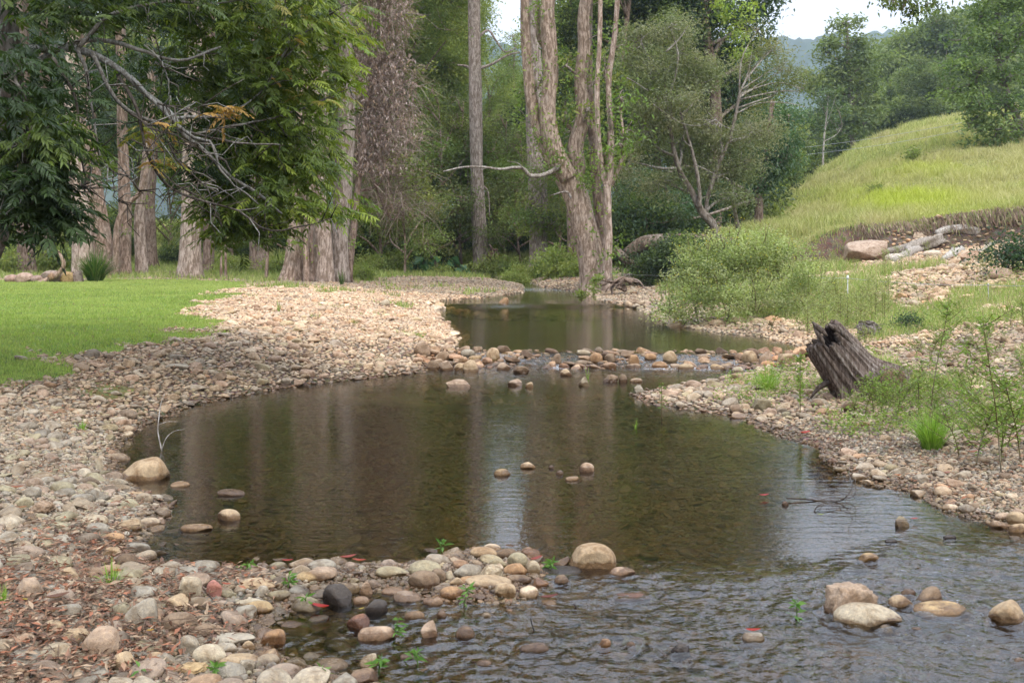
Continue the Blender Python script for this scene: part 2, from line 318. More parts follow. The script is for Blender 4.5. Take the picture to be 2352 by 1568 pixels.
# ------------------------------------------------------------------ water
def build_water():
    th = np.radians(np.unique(np.concatenate([np.arange(-60,-27,1.5), np.linspace(-27,27,470), np.arange(28,60,1.5)])))
    r = np.concatenate([np.linspace(.6,2.9,14), np.exp(np.linspace(math.log(3.0), math.log(9), 470)), np.exp(np.linspace(math.log(9.03), math.log(62), 420))])
    T, R = np.meshgrid(th, r); x = R*np.sin(T)*1.0; y = R*np.cos(T)
    sd = polydist(creek, x.ravel(), y.ravel()).reshape(x.shape)
    px = CX+x/y*F; py = HY+F*CZ/y
    edge = 1295 + (fbm(px/150, py/90, 61)-.5)*90 - 75*sstep(1500, 2352, px) + 90*sstep(1300, 700, px)
    rap = sstep(-15, 60, py-edge)*(.35+.65*sstep(900,1500,px))
    weir = np.exp(-((y+.05*x-14.6)/1.0)**2)
    w2 = np.exp(-((y-28)/1.0)**2)+np.exp(-((y-36)/1.2)**2)*(px > 1190)+np.exp(-((y-55)/4)**2)*(px<1090)
    a = (fbm(x*13+.5*fbm(x*3,y*3,1), y*9, 71, 3)-.5)*.013 + (1-np.abs(2*fbm(x*9+2, y*6, 73, 3)-1))*.011 + (fbm(x*38, y*30, 74, 2)-.5)*.0045
    fx = x+.35*fbm(x*1.1, y*1.1, 85)
    a = a + (fbm(fx*3.2+y*1.4, y*5.5-x*1.2, 86, 3)-.5)*.030*sstep(.35,.6,fbm(x*.9, y*.9, 87)) + .007*np.exp(-((py-edge-40)/14)**2)*(px > 1380)
    for sx0, sy0, sr in placed:
        if sy0 < 8 and polydist(creek, sx0, sy0)[0] < -.05:
            rr = np.hypot(x-sx0, (y-sy0)); q = rr-sr; a = a + np.where(q < .5, .005*np.cos(np.clip(q,0,1)*75)*np.exp(-np.clip(q,0,9)/.09), 0)
    z = water_level(x, y) + a*rap*1.2 + (fbm(x*9, y*9, 75, 3)-.5)*.02*weir
    keep = sd < .7
    strength = .12+.55*rap+.6*weir+.35*w2+.10*sstep(.5,.62,fbm(x*.8,y*.5,79))*(y<12)
    foam = 1.0*np.exp(-((y+.05*x-15.05)/.22)**2)*sstep(.5,.6,fbm(x*1.6,y*.4,81))*(px>1180) + .5*(np.exp(-((y-36.5)/1.5)**2)*(px>1195)*(px<1340)) + .35*np.exp(-((y-55)/3)**2)*(px<1090)*(px>880)
    b = MB(); nr, nt_ = x.shape; i = np.arange(nr*nt_).reshape(nr, nt_)
    f = np.stack([i[:-1,:-1], i[:-1,1:], i[1:,1:], i[1:,:-1]], -1).reshape(-1,4)
    kf = keep.ravel()[f].all(1); f = f[kf]; used = np.unique(f); mp = np.full(nr*nt_, -1); mp[used] = np.arange(len(used))
    v = np.stack([x,y,z],-1).reshape(-1,3)[used]; c = np.stack([strength, foam, sd*0], -1).reshape(-1,3)[used]
    b.add(v, f4=mp[f], c=c)
    return b.build('creek_water', M['water'], kind='structure')
# ------------------------------------------------------------------ stones
def ico(sub):
    t = (1+5**.5)/2
    v = [(-1,t,0),(1,t,0),(-1,-t,0),(1,-t,0),(0,-1,t),(0,1,t),(0,-1,-t),(0,1,-t),(t,0,-1),(t,0,1),(-t,0,-1),(-t,0,1)]
    f = [(0,11,5),(0,5,1),(0,1,7),(0,7,10),(0,10,11),(1,5,9),(5,11,4),(11,10,2),(10,7,6),(7,1,8),(3,9,4),(3,4,2),(3,2,6),(3,6,8),(3,8,9),(4,9,5),(2,4,11),(6,2,10),(8,6,7),(9,8,1)]
    v = [np.array(q)/np.linalg.norm(q) for q in v]
    for _ in range(sub):
        cache = {}; nf = []
        def mid(a, b):
            k = (min(a,b), max(a,b))
            if k not in cache: m = v[a]+v[b]; v.append(m/np.linalg.norm(m)); cache[k] = len(v)-1
            return cache[k]
        for a, b_, c in f:
            ab, bc, ca = mid(a,b_), mid(b_,c), mid(c,a); nf += [(a,ab,ca),(b_,bc,ab),(c,ca,bc),(ab,bc,ca)]
        f = nf
    return np.array(v), np.array(f)
ICO = [ico(k) for k in range(5)]
def n3(v, s, seed):
    r = np.random.default_rng(seed); o = 0
    for k in range(3):
        for _ in range(4):
            d = unit(r.normal(size=3)); o = o + np.sin((v@d)*s*(1.9**k)*1.7+r.uniform(0,6.28))/(1.9**k)
    return o/5
def stone_shape(sub, kind, seed):
    r = np.random.default_rng(seed); v, f = ICO[sub]; v = v.copy()
    p = {'round':2.1,'flat':2.3,'block':3.0,'wedge':2.5,'rough':2.7}[kind]
    v = v/((np.abs(v)**p).sum(1, keepdims=True)**(1/p))
    for _ in range({'round':2,'flat':3,'block':10,'wedge':8,'rough':9}[kind]):     # worn facets
        n = unit(r.normal(size=3)); n[2] *= .8; n = unit(n); h = r.uniform(.62,.88); s = v@n; ex = np.maximum(s-h, 0); v = v-n*(ex*.86)[:,None]
    if kind == 'wedge': v[:,2] *= (.5+.42*(v[:,0]+1)*.9)
    v = v*(1+.055*n3(v, 1.5, seed)[:,None])
    if kind == 'rough': v = v*(1+.09*n3(v, 5, seed+5)[:,None]+.07*n3(v, 11, seed+6)[:,None]+.04*n3(v, 24, seed+7)[:,None])
    else: v = v*(1+.018*n3(v, 5, seed+8)[:,None])
    lo, hi = v.min(0), v.max(0)
    return (v-(lo+hi)/2)/((hi-lo)/2), f
SHAPES = {}
def stone_mesh(kind, k):
    key = (kind, k)
    if key not in SHAPES:
        v, f = stone_shape(4 if kind == 'rough' else 3, kind, 100+k*13+len(kind)); b = MB(); b.add(v, f3=f); SHAPES[key] = b.mesh('stone', M['stone'])
    return SHAPES[key]
PAL = {'t':(.44,.345,.235),'g':(.34,.315,.27),'o':(.40,.26,.15),'p':(.41,.32,.25),'b':(.23,.17,.12),'d':(.075,.065,.06),'w':(.48,.43,.34),'y':(.40,.30,.17),'k':(.55,.27,.24),'v':(.34,.31,.22),'r':(.30,.17,.12)}
CW = {'t':'tan','g':'grey','o':'orange brown','p':'pinkish','b':'dark brown','d':'black','w':'pale cream','y':'ochre','k':'pink','v':'olive grey','r':'reddish'}
heroes = []      # x0 x1 y0 y1 colour kind label
def hero(s):
    for ln in s.strip().split('\n'):
        q = ln.strip().split('|'); a = q[0].split(); heroes.append((float(a[0]),float(a[1]),float(a[2]),float(a[3]),a[4],{'r':'round','f':'flat','b':'block','w':'wedge','x':'rough'}[a[5]], q[1].strip() if len(q) > 1 else None))
hero("""
252 379 1051 1106 t w|big smooth tan wedge shaped boulder at the left edge of the pool
388 433 1107 1120 t f
494 559 1127 1142 b f|flat dark brown rock with rough top barely out of the pool
494 548 1174 1201 t r|round cracked tan stone standing alone in the left of the pool
410 484 1204 1222 t f|long low stone like a snout left of the round cracked stone
331 373 1139 1155 g r
285 329 1131 1140 t f
55 118 1152 1182 p x|rough pinkish stone on the leafy left bank
180 243 1186 1212 w f|long pale greenish white pebble slanting on the leafy left bank
255 319 1199 1226 t b
232 280 1226 1249 o r|orange brown rounded stone on the leafy left bank at the water
230 272 1258 1283 t r
259 312 1275 1310 b r|dark brown rounded stone at the shore behind the grass tuft
131 176 1305 1337 t r
20 86 1330 1384 p b|large pinkish grey blocky stone by the left edge of the frame
218 275 1377 1401 g f
279 356 1377 1451 g b|large blue grey stone leaning in the bottom left cobbles
374 427 1370 1414 t w|tan heart shaped stone with an orange leaf on it
403 458 1332 1387 w b|pale blocky stone standing upright among drift twigs
472 507 1338 1379 k f|bright pink flat stone tipped on edge among drift twigs
544 628 1332 1362 t r
581 616 1347 1377 g b
692 771 1308 1341 p b|broad tan pink stone at the pool edge under the arched twig
675 727 1320 1344 y r
737 806 1345 1394 d b|wet black stone with green creeper beside it
608 668 1360 1385 v f
551 623 1389 1418 y r|smooth ochre oval stone at the edge of the shallow water
537 598 1379 1401 w f
658 702 1370 1392 g f
363 447 1412 1463 b r|large brown rounded stone below the heart shaped stone
433 494 1437 1468 b r
443 487 1419 1441 w b
593 653 1449 1487 o w|orange brown peaked stone in the shallow water
480 579 1458 1489 g f
552 584 1474 1499 t b
134 195 1449 1486 t r|egg shaped tan stone on the bottom left cobbles
183 265 1441 1516 p b|large flat sided dusty stone with a pentagon face
81 153 1486 1529 w r
242 299 1501 1548 t w
403 453 1464 1511 g r
435 512 1483 1528 w r|large pale tan rounded stone near the bottom of the cobble bank
351 400 1505 1538 g r|smooth grey pebble left of the large pale tan stone
331 371 1500 1528 t r
390 470 1525 1556 y x|layered yellowish stone with rough bands at the bottom
514 593 1506 1528 t f
497 551 1515 1544 t r
544 586 1521 1551 g x
591 640 1496 1523 t w
641 705 1513 1541 v b
358 401 1463 1488 b r
484 541 1483 1510 g f
10 70 1454 1481 p b
91 141 1431 1464 t r
1310 1419 1251 1312 t r|biggest round tan boulder at the end of the stone spit
1400 1461 1304 1326 p f|low pinkish stone touching the right foot of the tan boulder
1273 1312 1324 1349 b r|small brown stone in front of the big tan boulder
1239 1346 1306 1323 d f|flat dark slab left of the big tan boulder
1079 1143 1261 1288 t r|rounded stone split by a pale vein at the top of the stone heap
1141 1189 1263 1287 b f
1165 1214 1271 1310 v r
1206 1241 1292 1326 w r
1156 1212 1299 1329 o r|orange brown round stone in the right half of the stone heap
1123 1167 1288 1312 v r
1097 1155 1297 1336 w x|mottled whitish crusty stone in the middle of the stone heap
1041 1107 1299 1332 g b|angular grey stone with a flat face in the heap
936 1013 1293 1331 v r|broad olive stone with fine cracks at the left of the heap
935 1009 1317 1364 b r|large brown speckled stone at the front left of the heap
986 1024 1309 1343 b r
1023 1043 1315 1339 w r
1030 1067 1332 1354 t w
1009 1063 1348 1380 o r|orange tan blunt stone in the water before the heap
1053 1107 1327 1346 o f
1067 1178 1331 1358 t f|long tapering tan stone along the front of the heap
1168 1222 1327 1348 b f
1133 1185 1348 1381 t b
860 936 1307 1334 v f|long grey green stone left of the heap
825 855 1343 1371 p b
776 826 1344 1365 w f
837 889 1382 1414 d b|dark wet stone in the shallows right of the black stone
809 847 1373 1390 p f
793 847 1414 1448 r w|red brown angular peaked stone in the shallow water
818 908 1442 1478 p f|wide low pinkish stone with cracks in the shallow water
965 1006 1429 1471 p w|upright pinkish pointed stone in the riffle
928 975 1407 1427 t f
969 1018 1375 1393 p f
1045 1091 1441 1471 b r|dark brown stone with a curled leaf in the riffle
825 867 1503 1536 w b|white topped angular stone near the bottom creeper
1002 1026 1405 1424 b r
1104 1129 1410 1426 g r
874 940 1354 1370 p f
1192 1263 1480 1507 b f|brown stone with a bluish wet side in the riffle
1371 1405 1469 1496 o b
1439 1461 1478 1497 b r
1094 1131 1520 1537 b f
918 955 1505 1520 b f
1412 1497 1364 1382 r f
1134 1173 1079 1095 y r|low ochre stone at the left of the mid pool stones
1195 1231 1065 1080 t r
1260 1273 1071 1079 b r
1277 1295 1082 1092 b r
1331 1366 1067 1088 p r
1299 1331 1098 1108 t f
1902 2028 1342 1426 p x|large rough pitted pinkish rock in the rapids
1927 2084 1392 1450 w f|long smooth pale rock leaning on the pitted rock
2045 2103 1370 1404 t r
2067 2107 1355 1377 b b
2105 2172 1349 1393 b w|dark brown humped stone behind the ochre slab
2109 2238 1387 1420 y f|flat rusty ochre slab stone in the rapids
2285 2368 1383 1443 t w|tan pyramid shaped rock at the right edge of the rapids
1977 2024 1272 1295 y r|round stone with an orange cap alone in the right rapids
2058 2092 1189 1212 v b|block shaped olive stone near the right shingle bank
1932 2000 1302 1316 d f
1707 1760 1458 1482 g f|flat grey stone with a red leaf behind it in the rapids
1542 1589 1482 1512 d x|small dark jagged stone at the bottom of the rapids
2022 2054 1441 1460 g r
2095 2124 1443 1458 b r
2187 2223 1467 1479 d f
2330 2362 1512 1535 b r
2169 2200 1232 1242 d f
2035 2063 1240 1250 d f
1797 1812 1154 1164 b r
2292 2333 1182 1201 p r
2319 2362 1183 1212 t r
2322 2364 1205 1227 t f
1023 1083 874 892 p b|flat topped pink brown block alone below the weir
949 988 790 823 p b|tall pinkish boulder at the left end of the weir
1116 1148 804 827 t r
1264 1290 818 840 b w
1354 1385 818 836 o r
1389 1417 820 836 b r
1443 1470 820 845 o b
1062 1101 830 857 t b|large tan block stone at the foot of the weir
1009 1041 830 853 p b
978 1009 830 852 b r
1043 1069 836 853 t r
1057 1090 808 820 g f
1326 1357 808 816 w f|white flat stone lying on the crest of the weir
1178 1217 843 859 b x
1141 1173 836 852 p f
1329 1354 869 889 w w|cream pointed stone standing in the shallows below the weir
1385 1421 862 880 b x
1422 1442 862 880 b r
1447 1477 871 880 t f
1166 1199 874 889 p w
1206 1225 880 892 t w
1457 1480 888 908 g b
1287 1315 850 866 t r
1145 1169 685 697 o w|orange triangular stone on the far stone bar
869 895 692 706 w w|pale rock on the crest of the far shingle bank
1746 1776 811 838 p b|upright rounded pink tan stone on the weir
1706 1742 814 837 t r
1789 1836 818 841 t b
1524 1558 811 831 t r
1558 1596 837 850 t f
1682 1710 844 859 w r|smooth white oval stone on the right part of the weir
1498 1536 833 848 o r
1481 1509 817 828 o f
1678 1710 859 874 t r
1733 1774 919 946 v b|squared olive stone below the leaning stump
1676 1710 936 956 b b
1933 1978 925 951 b b
1796 1819 949 962 v r
1954 1980 904 925 v b
1866 1894 921 938 b r
1903 1933 942 959 t b
370 430 840 852 g r
215 235 1055 1085 w r
""")
def zone(px, py):
    if py < 760: return 'the far shingle'
    if py < 860 and 940 < px < 1880: return 'the weir of stones'
    if px > 1440 and py < 960: return 'the gravel tongue below the stump'
    if py < 910 and px > 940: return 'the shallows below the weir'
    if px > 1700 and py < 1260: return 'the right shingle bank'
    if px > 1250: return 'the rapids'
    if py > 1240 and 640 < px <= 1260 and py < 1400: return 'the stone spit'
    if px > 590 and py > 1395: return 'the shallow riffle'
    if py > 1330: return 'the bottom left cobble bank'
    if px > 1100 and py > 1000: return 'the middle of the pool'
    if px < 400 and py > 1110: return 'the leafy left shore'
    return 'the left cobble bank'
def put_stone(x, y, zc, sx, sy, sz, rot, kind, k, col, label=None, grp=None):
    o = bpy.data.objects.new('stone', stone_mesh(kind, k)); COL.objects.link(o)
    o.location = (x, y, zc); o.scale = (sx, sy, sz); o.rotation_euler = rot; o.color = (*col, 1)
    return tag(o, label, 'stone', grp)
placed = []      # x, y, radius
sizeword = lambda w: 'small' if w < .09 else 'fist sized' if w < .14 else 'broad'
CNT = {}
for i, (x0, x1, y0, y1, cc, kd, lab) in enumerate(heroes):
    pxm = (x0+x1)/2; gx, gy, gz = ground(pxm, y1-2)
    w = (x1-x0)/F*gy; h = (y1-y0)/F*gy
    dep = w*(.75 if kd != 'flat' else .6); gy2 = gy+dep*.45
    inw = polydist(creek, gx, gy2)[0] < 0
    hz = h*(1.02 if kd in ('round','flat') else .98)
    # seen from above the top face adds height; solve for the real one
    hz = max(h - dep*(CZ-gz)/gy*.5, h*(.24 if inw else .5))*1.05; tot = max(hz*(1.7 if inw else 1.3), .25*w if not inw else .3*w)
    zb = water_level(np.array([gx]), np.array([gy2]))[0] if inw else gz
    c = np.array(PAL[cc])*np.array([.92,.86,.76])*rng.uniform(.7,.9)
    tilt = 0 if kd in ('wedge',) else rng.normal(0,.05)
    grp = None; label = lab
    if lab is None:
        label = '%s %s %s on %s' % (sizeword(w), CW[cc], {'round':'rounded stone','flat':'flattish stone','block':'blocky stone','wedge':'peaked stone','rough':'knobbly stone'}[kd], zone(pxm, y1)); grp = 'stones on '+zone(pxm, y1)
    put_stone(gx, gy2, zb+hz-tot/2, w/2, dep/2, tot/2, (rng.normal(0,.05), tilt, 0 if kd in ('wedge','block') else rng.uniform(-.15,.15)), kd, i % 7, c, label, grp)
    placed.append((gx, gy2, max(w, dep)/2))
build_water()
# --- scattered pebbles
def scatter_stones():
    N = 760000
    th = rng.uniform(-.60,.72,N); lr = rng.uniform(math.log(3.3), math.log(52), N)**1.0
    d = np.exp(lr); x = d*np.tan(th); y = d
    sd = polydist(creek, x, y); la, g = cover(x, y, sd); px = CX+x/y*F
    # probability of a stone here
    p = np.where(sd > 0, 1-la-g*.93, 0)
    weirm = (np.abs(y+.05*x-15.5) < .62) & (px > 960) & (px < 1870)
    w2m = (np.abs(y-27) < .55) & (px > 985) & (px < 1500)
    p = np.where(weirm | w2m, .85, p); p = np.where(weirm & (vn(x*1.4, y*2.5, 17) > .62) & (px > 1180) & (px < 1560), .15, p)
    below = (y > 13.4) & (y < 15.1) & (px > 960) & (px < 1800)
    p = np.where((sd <= 0) & ~weirm & ~w2m, np.where(below, .34*sstep(.35,.6,vn(x*1.2,y*2,19)), .0)+.75*np.exp(np.minimum(sd,0)/.10)+np.where((px < 1300) & (y < 5.6), .14, .02*(y<6.5))+.28*(sd < -.12)*(y < 13), p)
    bed = (sd <= 0) & (p < .3) & (y < 9)
    ex = bank_front(x, y)
    p = np.where(ex > -.3, p*.10, p); p = np.where((ex > -.3) & (px < 1500), p*0, p)
    rock = polydist(RUB, x, y) < .2; p = np.where(rock, .9, p)
    mudz = polydist(np.array([lvl(*q,.03) for q in [(1760,985),(1850,975),(2050,1000),(2130,1040),(2250,1075),(2100,1062),(1950,1045),(1860,1020)]]), x, y) < 0
    p = np.where(mudz, p*.06, p)
    p = np.where((px < 1000) & (y > 33), p*sstep(50,40,y)*.9, p)
    k = rng.random(N) < p
    x, y, sd, px = x[k], y[k], sd[k], px[k]; weirm = weirm[k]; w2m = w2m[k]
    n = len(x); u = rng.random(n)
    R = .015+.013*u+np.where(u > .975, .055*rng.random(n)**1.5, 0)+np.where(u < .2, -.004, 0)   # half length in metres
    R = np.where(y < 8, R*np.where(px < 900, .92, .75), R)
    R = R*(1+.25*sstep(9,14,y)); R = np.maximum(R, y*.0013+.003)
    R = np.where((sd < -.12) & (y < 13) & ~((px < 1300) & (y < 5.6)), np.minimum(R*1.15, .06), R)
    R = np.where(weirm, .024+.034*u**2+.05*(u>.96), R); R = np.where(w2m, .06+.09*u*u, R)
    R = np.where((px > 1500) & (y > 20), R*1.5, R)
    order = np.argsort(-R*(1+.0*y)); grid = {}; cell = .22
    out = []
    hx = [(a, b_, c*1.0) for a, b_, c in placed]
    for a, b_, c in hx: grid.setdefault((int(a//cell), int(b_//cell)), []).append((a, b_, c))
    X, Y, RR = x.tolist(), y.tolist(), R.tolist()
    for i in order.tolist():
        a, b_, c = X[i], Y[i], RR[i]; gx, gy = int(a//cell), int(b_//cell); ok = True
        q = .70 if weirm[i] else .78
        for ii in (gx-1, gx, gx+1):
            for jj in (gy-1, gy, gy+1):
                for (e, f_, h) in grid.get((ii, jj), ()):
                    if (a-e)**2+(b_-f_)**2 < ((c+h)*q)**2: ok = False; break
                if not ok: break
            if not ok: break
        if ok: grid.setdefault((gx, gy), []).append((a, b_, c)); out.append(i)
    out = np.array(out); return x[out], y[out], sd[out], px[out], R[out], weirm[out]
sx_, sy_, ssd, spx, sR, sweir = scatter_stones()
print('stones', len(sx_))
gz_ = H(sx_, sy_, ssd); ns = len(sx_)
spy = HY+F*(CZ-gz_)/sy_
pal = np.array([(.37,.295,.21),(.335,.30,.245),(.36,.275,.21),(.45,.385,.295),(.34,.30,.20),(.22,.17,.125),(.37,.25,.16),(.27,.245,.205)])
pr = np.array([.25,.19,.16,.13,.1,.07,.05,.05])
ci = rng.choice(len(pal), ns, p=pr); scol = pal[ci]*rng.uniform(.8,1.2,(ns,1))
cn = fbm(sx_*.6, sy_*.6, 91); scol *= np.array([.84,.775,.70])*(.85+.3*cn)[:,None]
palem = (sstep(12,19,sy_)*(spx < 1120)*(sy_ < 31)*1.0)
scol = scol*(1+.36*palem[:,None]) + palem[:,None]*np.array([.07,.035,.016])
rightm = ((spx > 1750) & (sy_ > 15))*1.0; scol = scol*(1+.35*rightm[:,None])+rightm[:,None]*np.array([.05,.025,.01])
scol = np.where((sweir)[:,None], scol*np.array([.86,.76,.68])*rng.uniform(.5,1.25,(ns,1)), scol)
a1 = rng.uniform(.62,.95,ns); a2 = rng.uniform(.34,.64,ns); yaw = rng.uniform(0, math.pi, ns); t1 = rng.normal(0,.22,ns); t2 = rng.normal(0,.22,ns)
below_w = ssd < 0
deep = (ssd < -.12) & (sy_ < 13); canopy_shade = sstep(11,7,sy_)*(spx < 1000); scol = scol*(1-canopy_shade[:,None]*np.array([.24,.19,.15])); scol = np.where(deep[:,None], scol*np.array([.5,.43,.29]), scol); a2 = np.where(deep, a2*.75, a2)  # near left stones coloured darker and greyer to put the canopy's shade on them
sz_ = gz_ + sR*a2*np.where(below_w, .45, .34) + np.where(sweir, -.005+.03*rng.random(ns), 0)
kinds = ['round','flat','block','wedge','rough']
# the largest-looking become objects of their own
scr = sR/sy_; vis = (spx > 5) & (spx < 2347) & (spy < 1560) & (spy > 600)
idx = np.argsort(-np.where(vis & ((~below_w) | (ci*0+sz_+sR*a2 > .015)), scr, 0))
nsolo = 300-len(heroes); solo = idx[:nsolo]; rest = np.setdiff1d(np.arange(ns), solo)
cnames = ['tan','grey','pinkish brown','pale cream','olive','dark brown','orange brown','mid grey']
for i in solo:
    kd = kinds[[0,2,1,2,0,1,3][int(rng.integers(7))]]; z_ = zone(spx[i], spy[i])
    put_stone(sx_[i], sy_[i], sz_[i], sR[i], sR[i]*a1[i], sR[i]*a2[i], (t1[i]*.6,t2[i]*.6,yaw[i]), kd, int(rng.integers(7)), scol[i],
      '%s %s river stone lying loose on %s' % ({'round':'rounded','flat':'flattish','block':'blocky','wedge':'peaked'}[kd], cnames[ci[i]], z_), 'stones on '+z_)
def rotm(rx, ry, rz):
    cx, sx, cy, sy, cz, sz = np.cos(rx), np.sin(rx), np.cos(ry), np.sin(ry), np.cos(rz), np.sin(rz)
    R_ = np.empty((len(rx),3,3))
    R_[:,0,0]=cz*cy; R_[:,0,1]=cz*sy*sx-sz*cx; R_[:,0,2]=cz*sy*cx+sz*sx
    R_[:,1,0]=sz*cy; R_[:,1,1]=sz*sy*sx+cz*cx; R_[:,1,2]=sz*sy*cx-cz*sx
    R_[:,2,0]=-sy; R_[:,2,1]=cy*sx; R_[:,2,2]=cy*cx
    return R_
def batch(b, ids, sub, nvar):
    if not len(ids): return
    var = [stone_shape(sub, ['round','flat','block','wedge','block'][q % 5], 500+q) for q in range(nvar)]
    vi = rng.integers(nvar, size=len(ids))
    for q in range(nvar):
        s = ids[vi == q]
        if not len(s): continue
        v, f = var[q]; Rm = rotm(t1[s], t2[s], yaw[s])
        S = np.stack([sR[s], sR[s]*a1[s], sR[s]*a2[s]], -1)
        V = np.einsum('nij,nkj->nki', Rm, v[None]*S[:,None])+np.stack([sx_[s],sy_[s],sz_[s]],-1)[:,None]
        Fc = f[None]+(np.arange(len(s))*len(v))[:,None,None]
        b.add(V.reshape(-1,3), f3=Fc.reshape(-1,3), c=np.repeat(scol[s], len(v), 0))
pb = MB(); sc_ = scr[rest]
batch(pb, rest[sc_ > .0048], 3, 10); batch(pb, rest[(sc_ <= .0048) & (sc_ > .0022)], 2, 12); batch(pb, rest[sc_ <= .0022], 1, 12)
def grit():
    N = 120000; th = rng.uniform(-.48,.48,N); y = np.exp(rng.uniform(math.log(3.4), math.log(10), N)); x = y*np.tan(th); sd = polydist(creek, x, y); la, g = cover(x, y, sd)
    k = (sd > -.05) & (la < .3) & (rng.random(N) < .8); x, y, sd = x[k], y[k], sd[k]; n = len(x); r = rng.uniform(.005,.012,n)*(1+.05*y); z = H(x, y, sd)+r*.3
    v, f = stone_shape(0, 'block', 900); q = rng.uniform(.5,1.1,(n,3))*r[:,None]; a = rng.uniform(0,3.1,n); ca, sa = np.cos(a)[:,None], np.sin(a)[:,None]; V = v[None]*q[:,None]
    V = np.stack([V[...,0]*ca-V[...,1]*sa, V[...,0]*sa+V[...,1]*ca, V[...,2]], -1)+np.stack([x,y,z],-1)[:,None]; Fc = f[None]+(np.arange(n)*len(v))[:,None,None]
    pb.add(V.reshape(-1,3), f3=Fc.reshape(-1,3), c=np.repeat(pal[rng.integers(len(pal), size=n)]*rng.uniform(.45,.95,(n,1)), len(v), 0))
grit()
pb.build('pebbles', M['pebble'], kind='stuff', label='loose river pebbles covering both banks of the creek', cat='pebbles')
# ------------------------------------------------------------------ plant building blocks
def frames(P):
    T = unit(np.gradient(P, axis=0)); n = len(P); U = np.zeros_like(P)
    u = np.cross(T[0], [0,1,.13]); u = u/(np.linalg.norm(u)+1e-9)
    for i in range(n):
        u = u-T[i]*(u@T[i]); u = u/(np.linalg.norm(u)+1e-9); U[i] = u
    return T, U, np.cross(T, U)
def tube(b, P, R, seg=6, c=(.2,.16,.12), lump=0.0, seed=0, lobes=None):
    P = np.asarray(P, float); R = np.broadcast_to(np.asarray(R, float), (len(P),)); T, U, V = frames(P)
    a = np.arange(seg)/seg*2*math.pi
    rr = R[:,None]*np.ones(seg)
    if lump:
        s = np.concatenate([[0], np.cumsum(np.linalg.norm(np.diff(P,axis=0),axis=1))])
        for k in range(4): rr = rr*(1+lump*.5*np.sin(a[None]*(k+1)+seed*1.7+k*2+s[:,None]*(.6+.5*k)/max(R[0],.05)*.25))
    if lobes is not None: rr = rr*(1+lobes[:,None]*(.5*np.abs(np.sin(a*2.5+seed))+.25*np.sin(a*7+seed*3))[None])
    v = P[:,None]+rr[...,None]*(np.cos(a)[None,:,None]*U[:,None]+np.sin(a)[None,:,None]*V[:,None])
    n = len(P); i = np.arange(n*seg).reshape(n, seg); j = np.roll(i, -1, 1)
    f = np.stack([i[:-1], i[1:], j[1:], j[:-1]], -1).reshape(-1,4)[:, ::-1]
    vv = v.reshape(-1,3); k = len(vv); vv = np.concatenate([vv, P[:1], P[-1:]])
    f3 = [(k, int(i[0,q]), int(j[0,q])) for q in range(seg)]+[(k+1, int(j[-1,q]), int(i[-1,q])) for q in range(seg)]
    f3 = np.array(f3)[:, ::-1]
    b.add(vv, f3=f3, f4=f, c=c)
def curve(pts, n=16):                           # Catmull-Rom through points
    P = np.asarray(pts, float); P = np.concatenate([[2*P[0]-P[1]], P, [2*P[-1]-P[-2]]]); m = len(P)-3
    out = []
    for t in np.linspace(0, m-1e-6, n):
        i = int(t); f = t-i; p0, p1, p2, p3 = P[i:i+4]
        out.append(.5*((2*p1)+(-p0+p2)*f+(2*p0-5*p1+4*p2-p3)*f*f+(-p0+3*p1-3*p2+p3)*f**3))
    return np.array(out)
def leaves(b, C, L, W, col, dirs=None, droop=.3, rs=rng, fold=.18, up=.0):
    n = len(C); C = np.asarray(C, float)
    if dirs is None:
        dirs = rs.normal(size=(n,3)); dirs[:,2] = dirs[:,2]*.7-droop
    d = unit(dirs); nn = rs.normal(size=(n,3)); nn[:,2] += up; s = unit(np.cross(d, nn)); nrm = np.cross(s, d)
    L = np.broadcast_to(np.asarray(L, float), (n,))[:,None]; W = np.broadcast_to(np.asarray(W, float), (n,))[:,None]
    a = C; m1 = C+d*L*.45+s*W*.5+nrm*W*fold; m2 = C+d*L*.45-s*W*.5+nrm*W*fold; e = C+d*L; e[:,2] -= L[:,0]*droop*.3
    v = np.stack([a, m1, e, m2], 1).reshape(-1,3); q = np.arange(n)[:,None]*4
    f = np.concatenate([q+np.array([0,1,2]), q+np.array([0,2,3])])
    b.add(v, f3=f, c=np.repeat(np.broadcast_to(col, (n,3)), 4, 0))
def pick(pal, n, rs=rng, var=.18):
    pal = np.asarray(pal, float); c = pal[rs.integers(len(pal), size=n)]*rs.uniform(1-var, 1+var, (n,1)); return c
GREEN = [(0.16, 0.209, 0.053), (0.124, 0.182, 0.047), (0.203, 0.248, 0.067), (0.131, 0.161, 0.061), (0.225, 0.255, 0.067)]
MIDG = [(0.195, 0.242, 0.066), (0.163, 0.218, 0.06), (0.235, 0.278, 0.072), (0.261, 0.284, 0.078)]
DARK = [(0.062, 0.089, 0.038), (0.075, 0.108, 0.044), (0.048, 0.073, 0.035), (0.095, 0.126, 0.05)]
GREY = [(0.236, 0.239, 0.136), (0.194, 0.213, 0.116), (0.278, 0.27, 0.167), (0.167, 0.193, 0.09)]
BRI = [(.18,.26,.05),(.15,.23,.045),(.22,.29,.06),(.13,.20,.04)]
OLIVE = [(.16,.17,.055),(.18,.185,.06),(.12,.14,.045),(.20,.185,.07)]
BARK = (.42,.31,.24); BARKD = (.29,.215,.17); BARKG = (.42,.35,.30); BARKL = (.53,.42,.345)
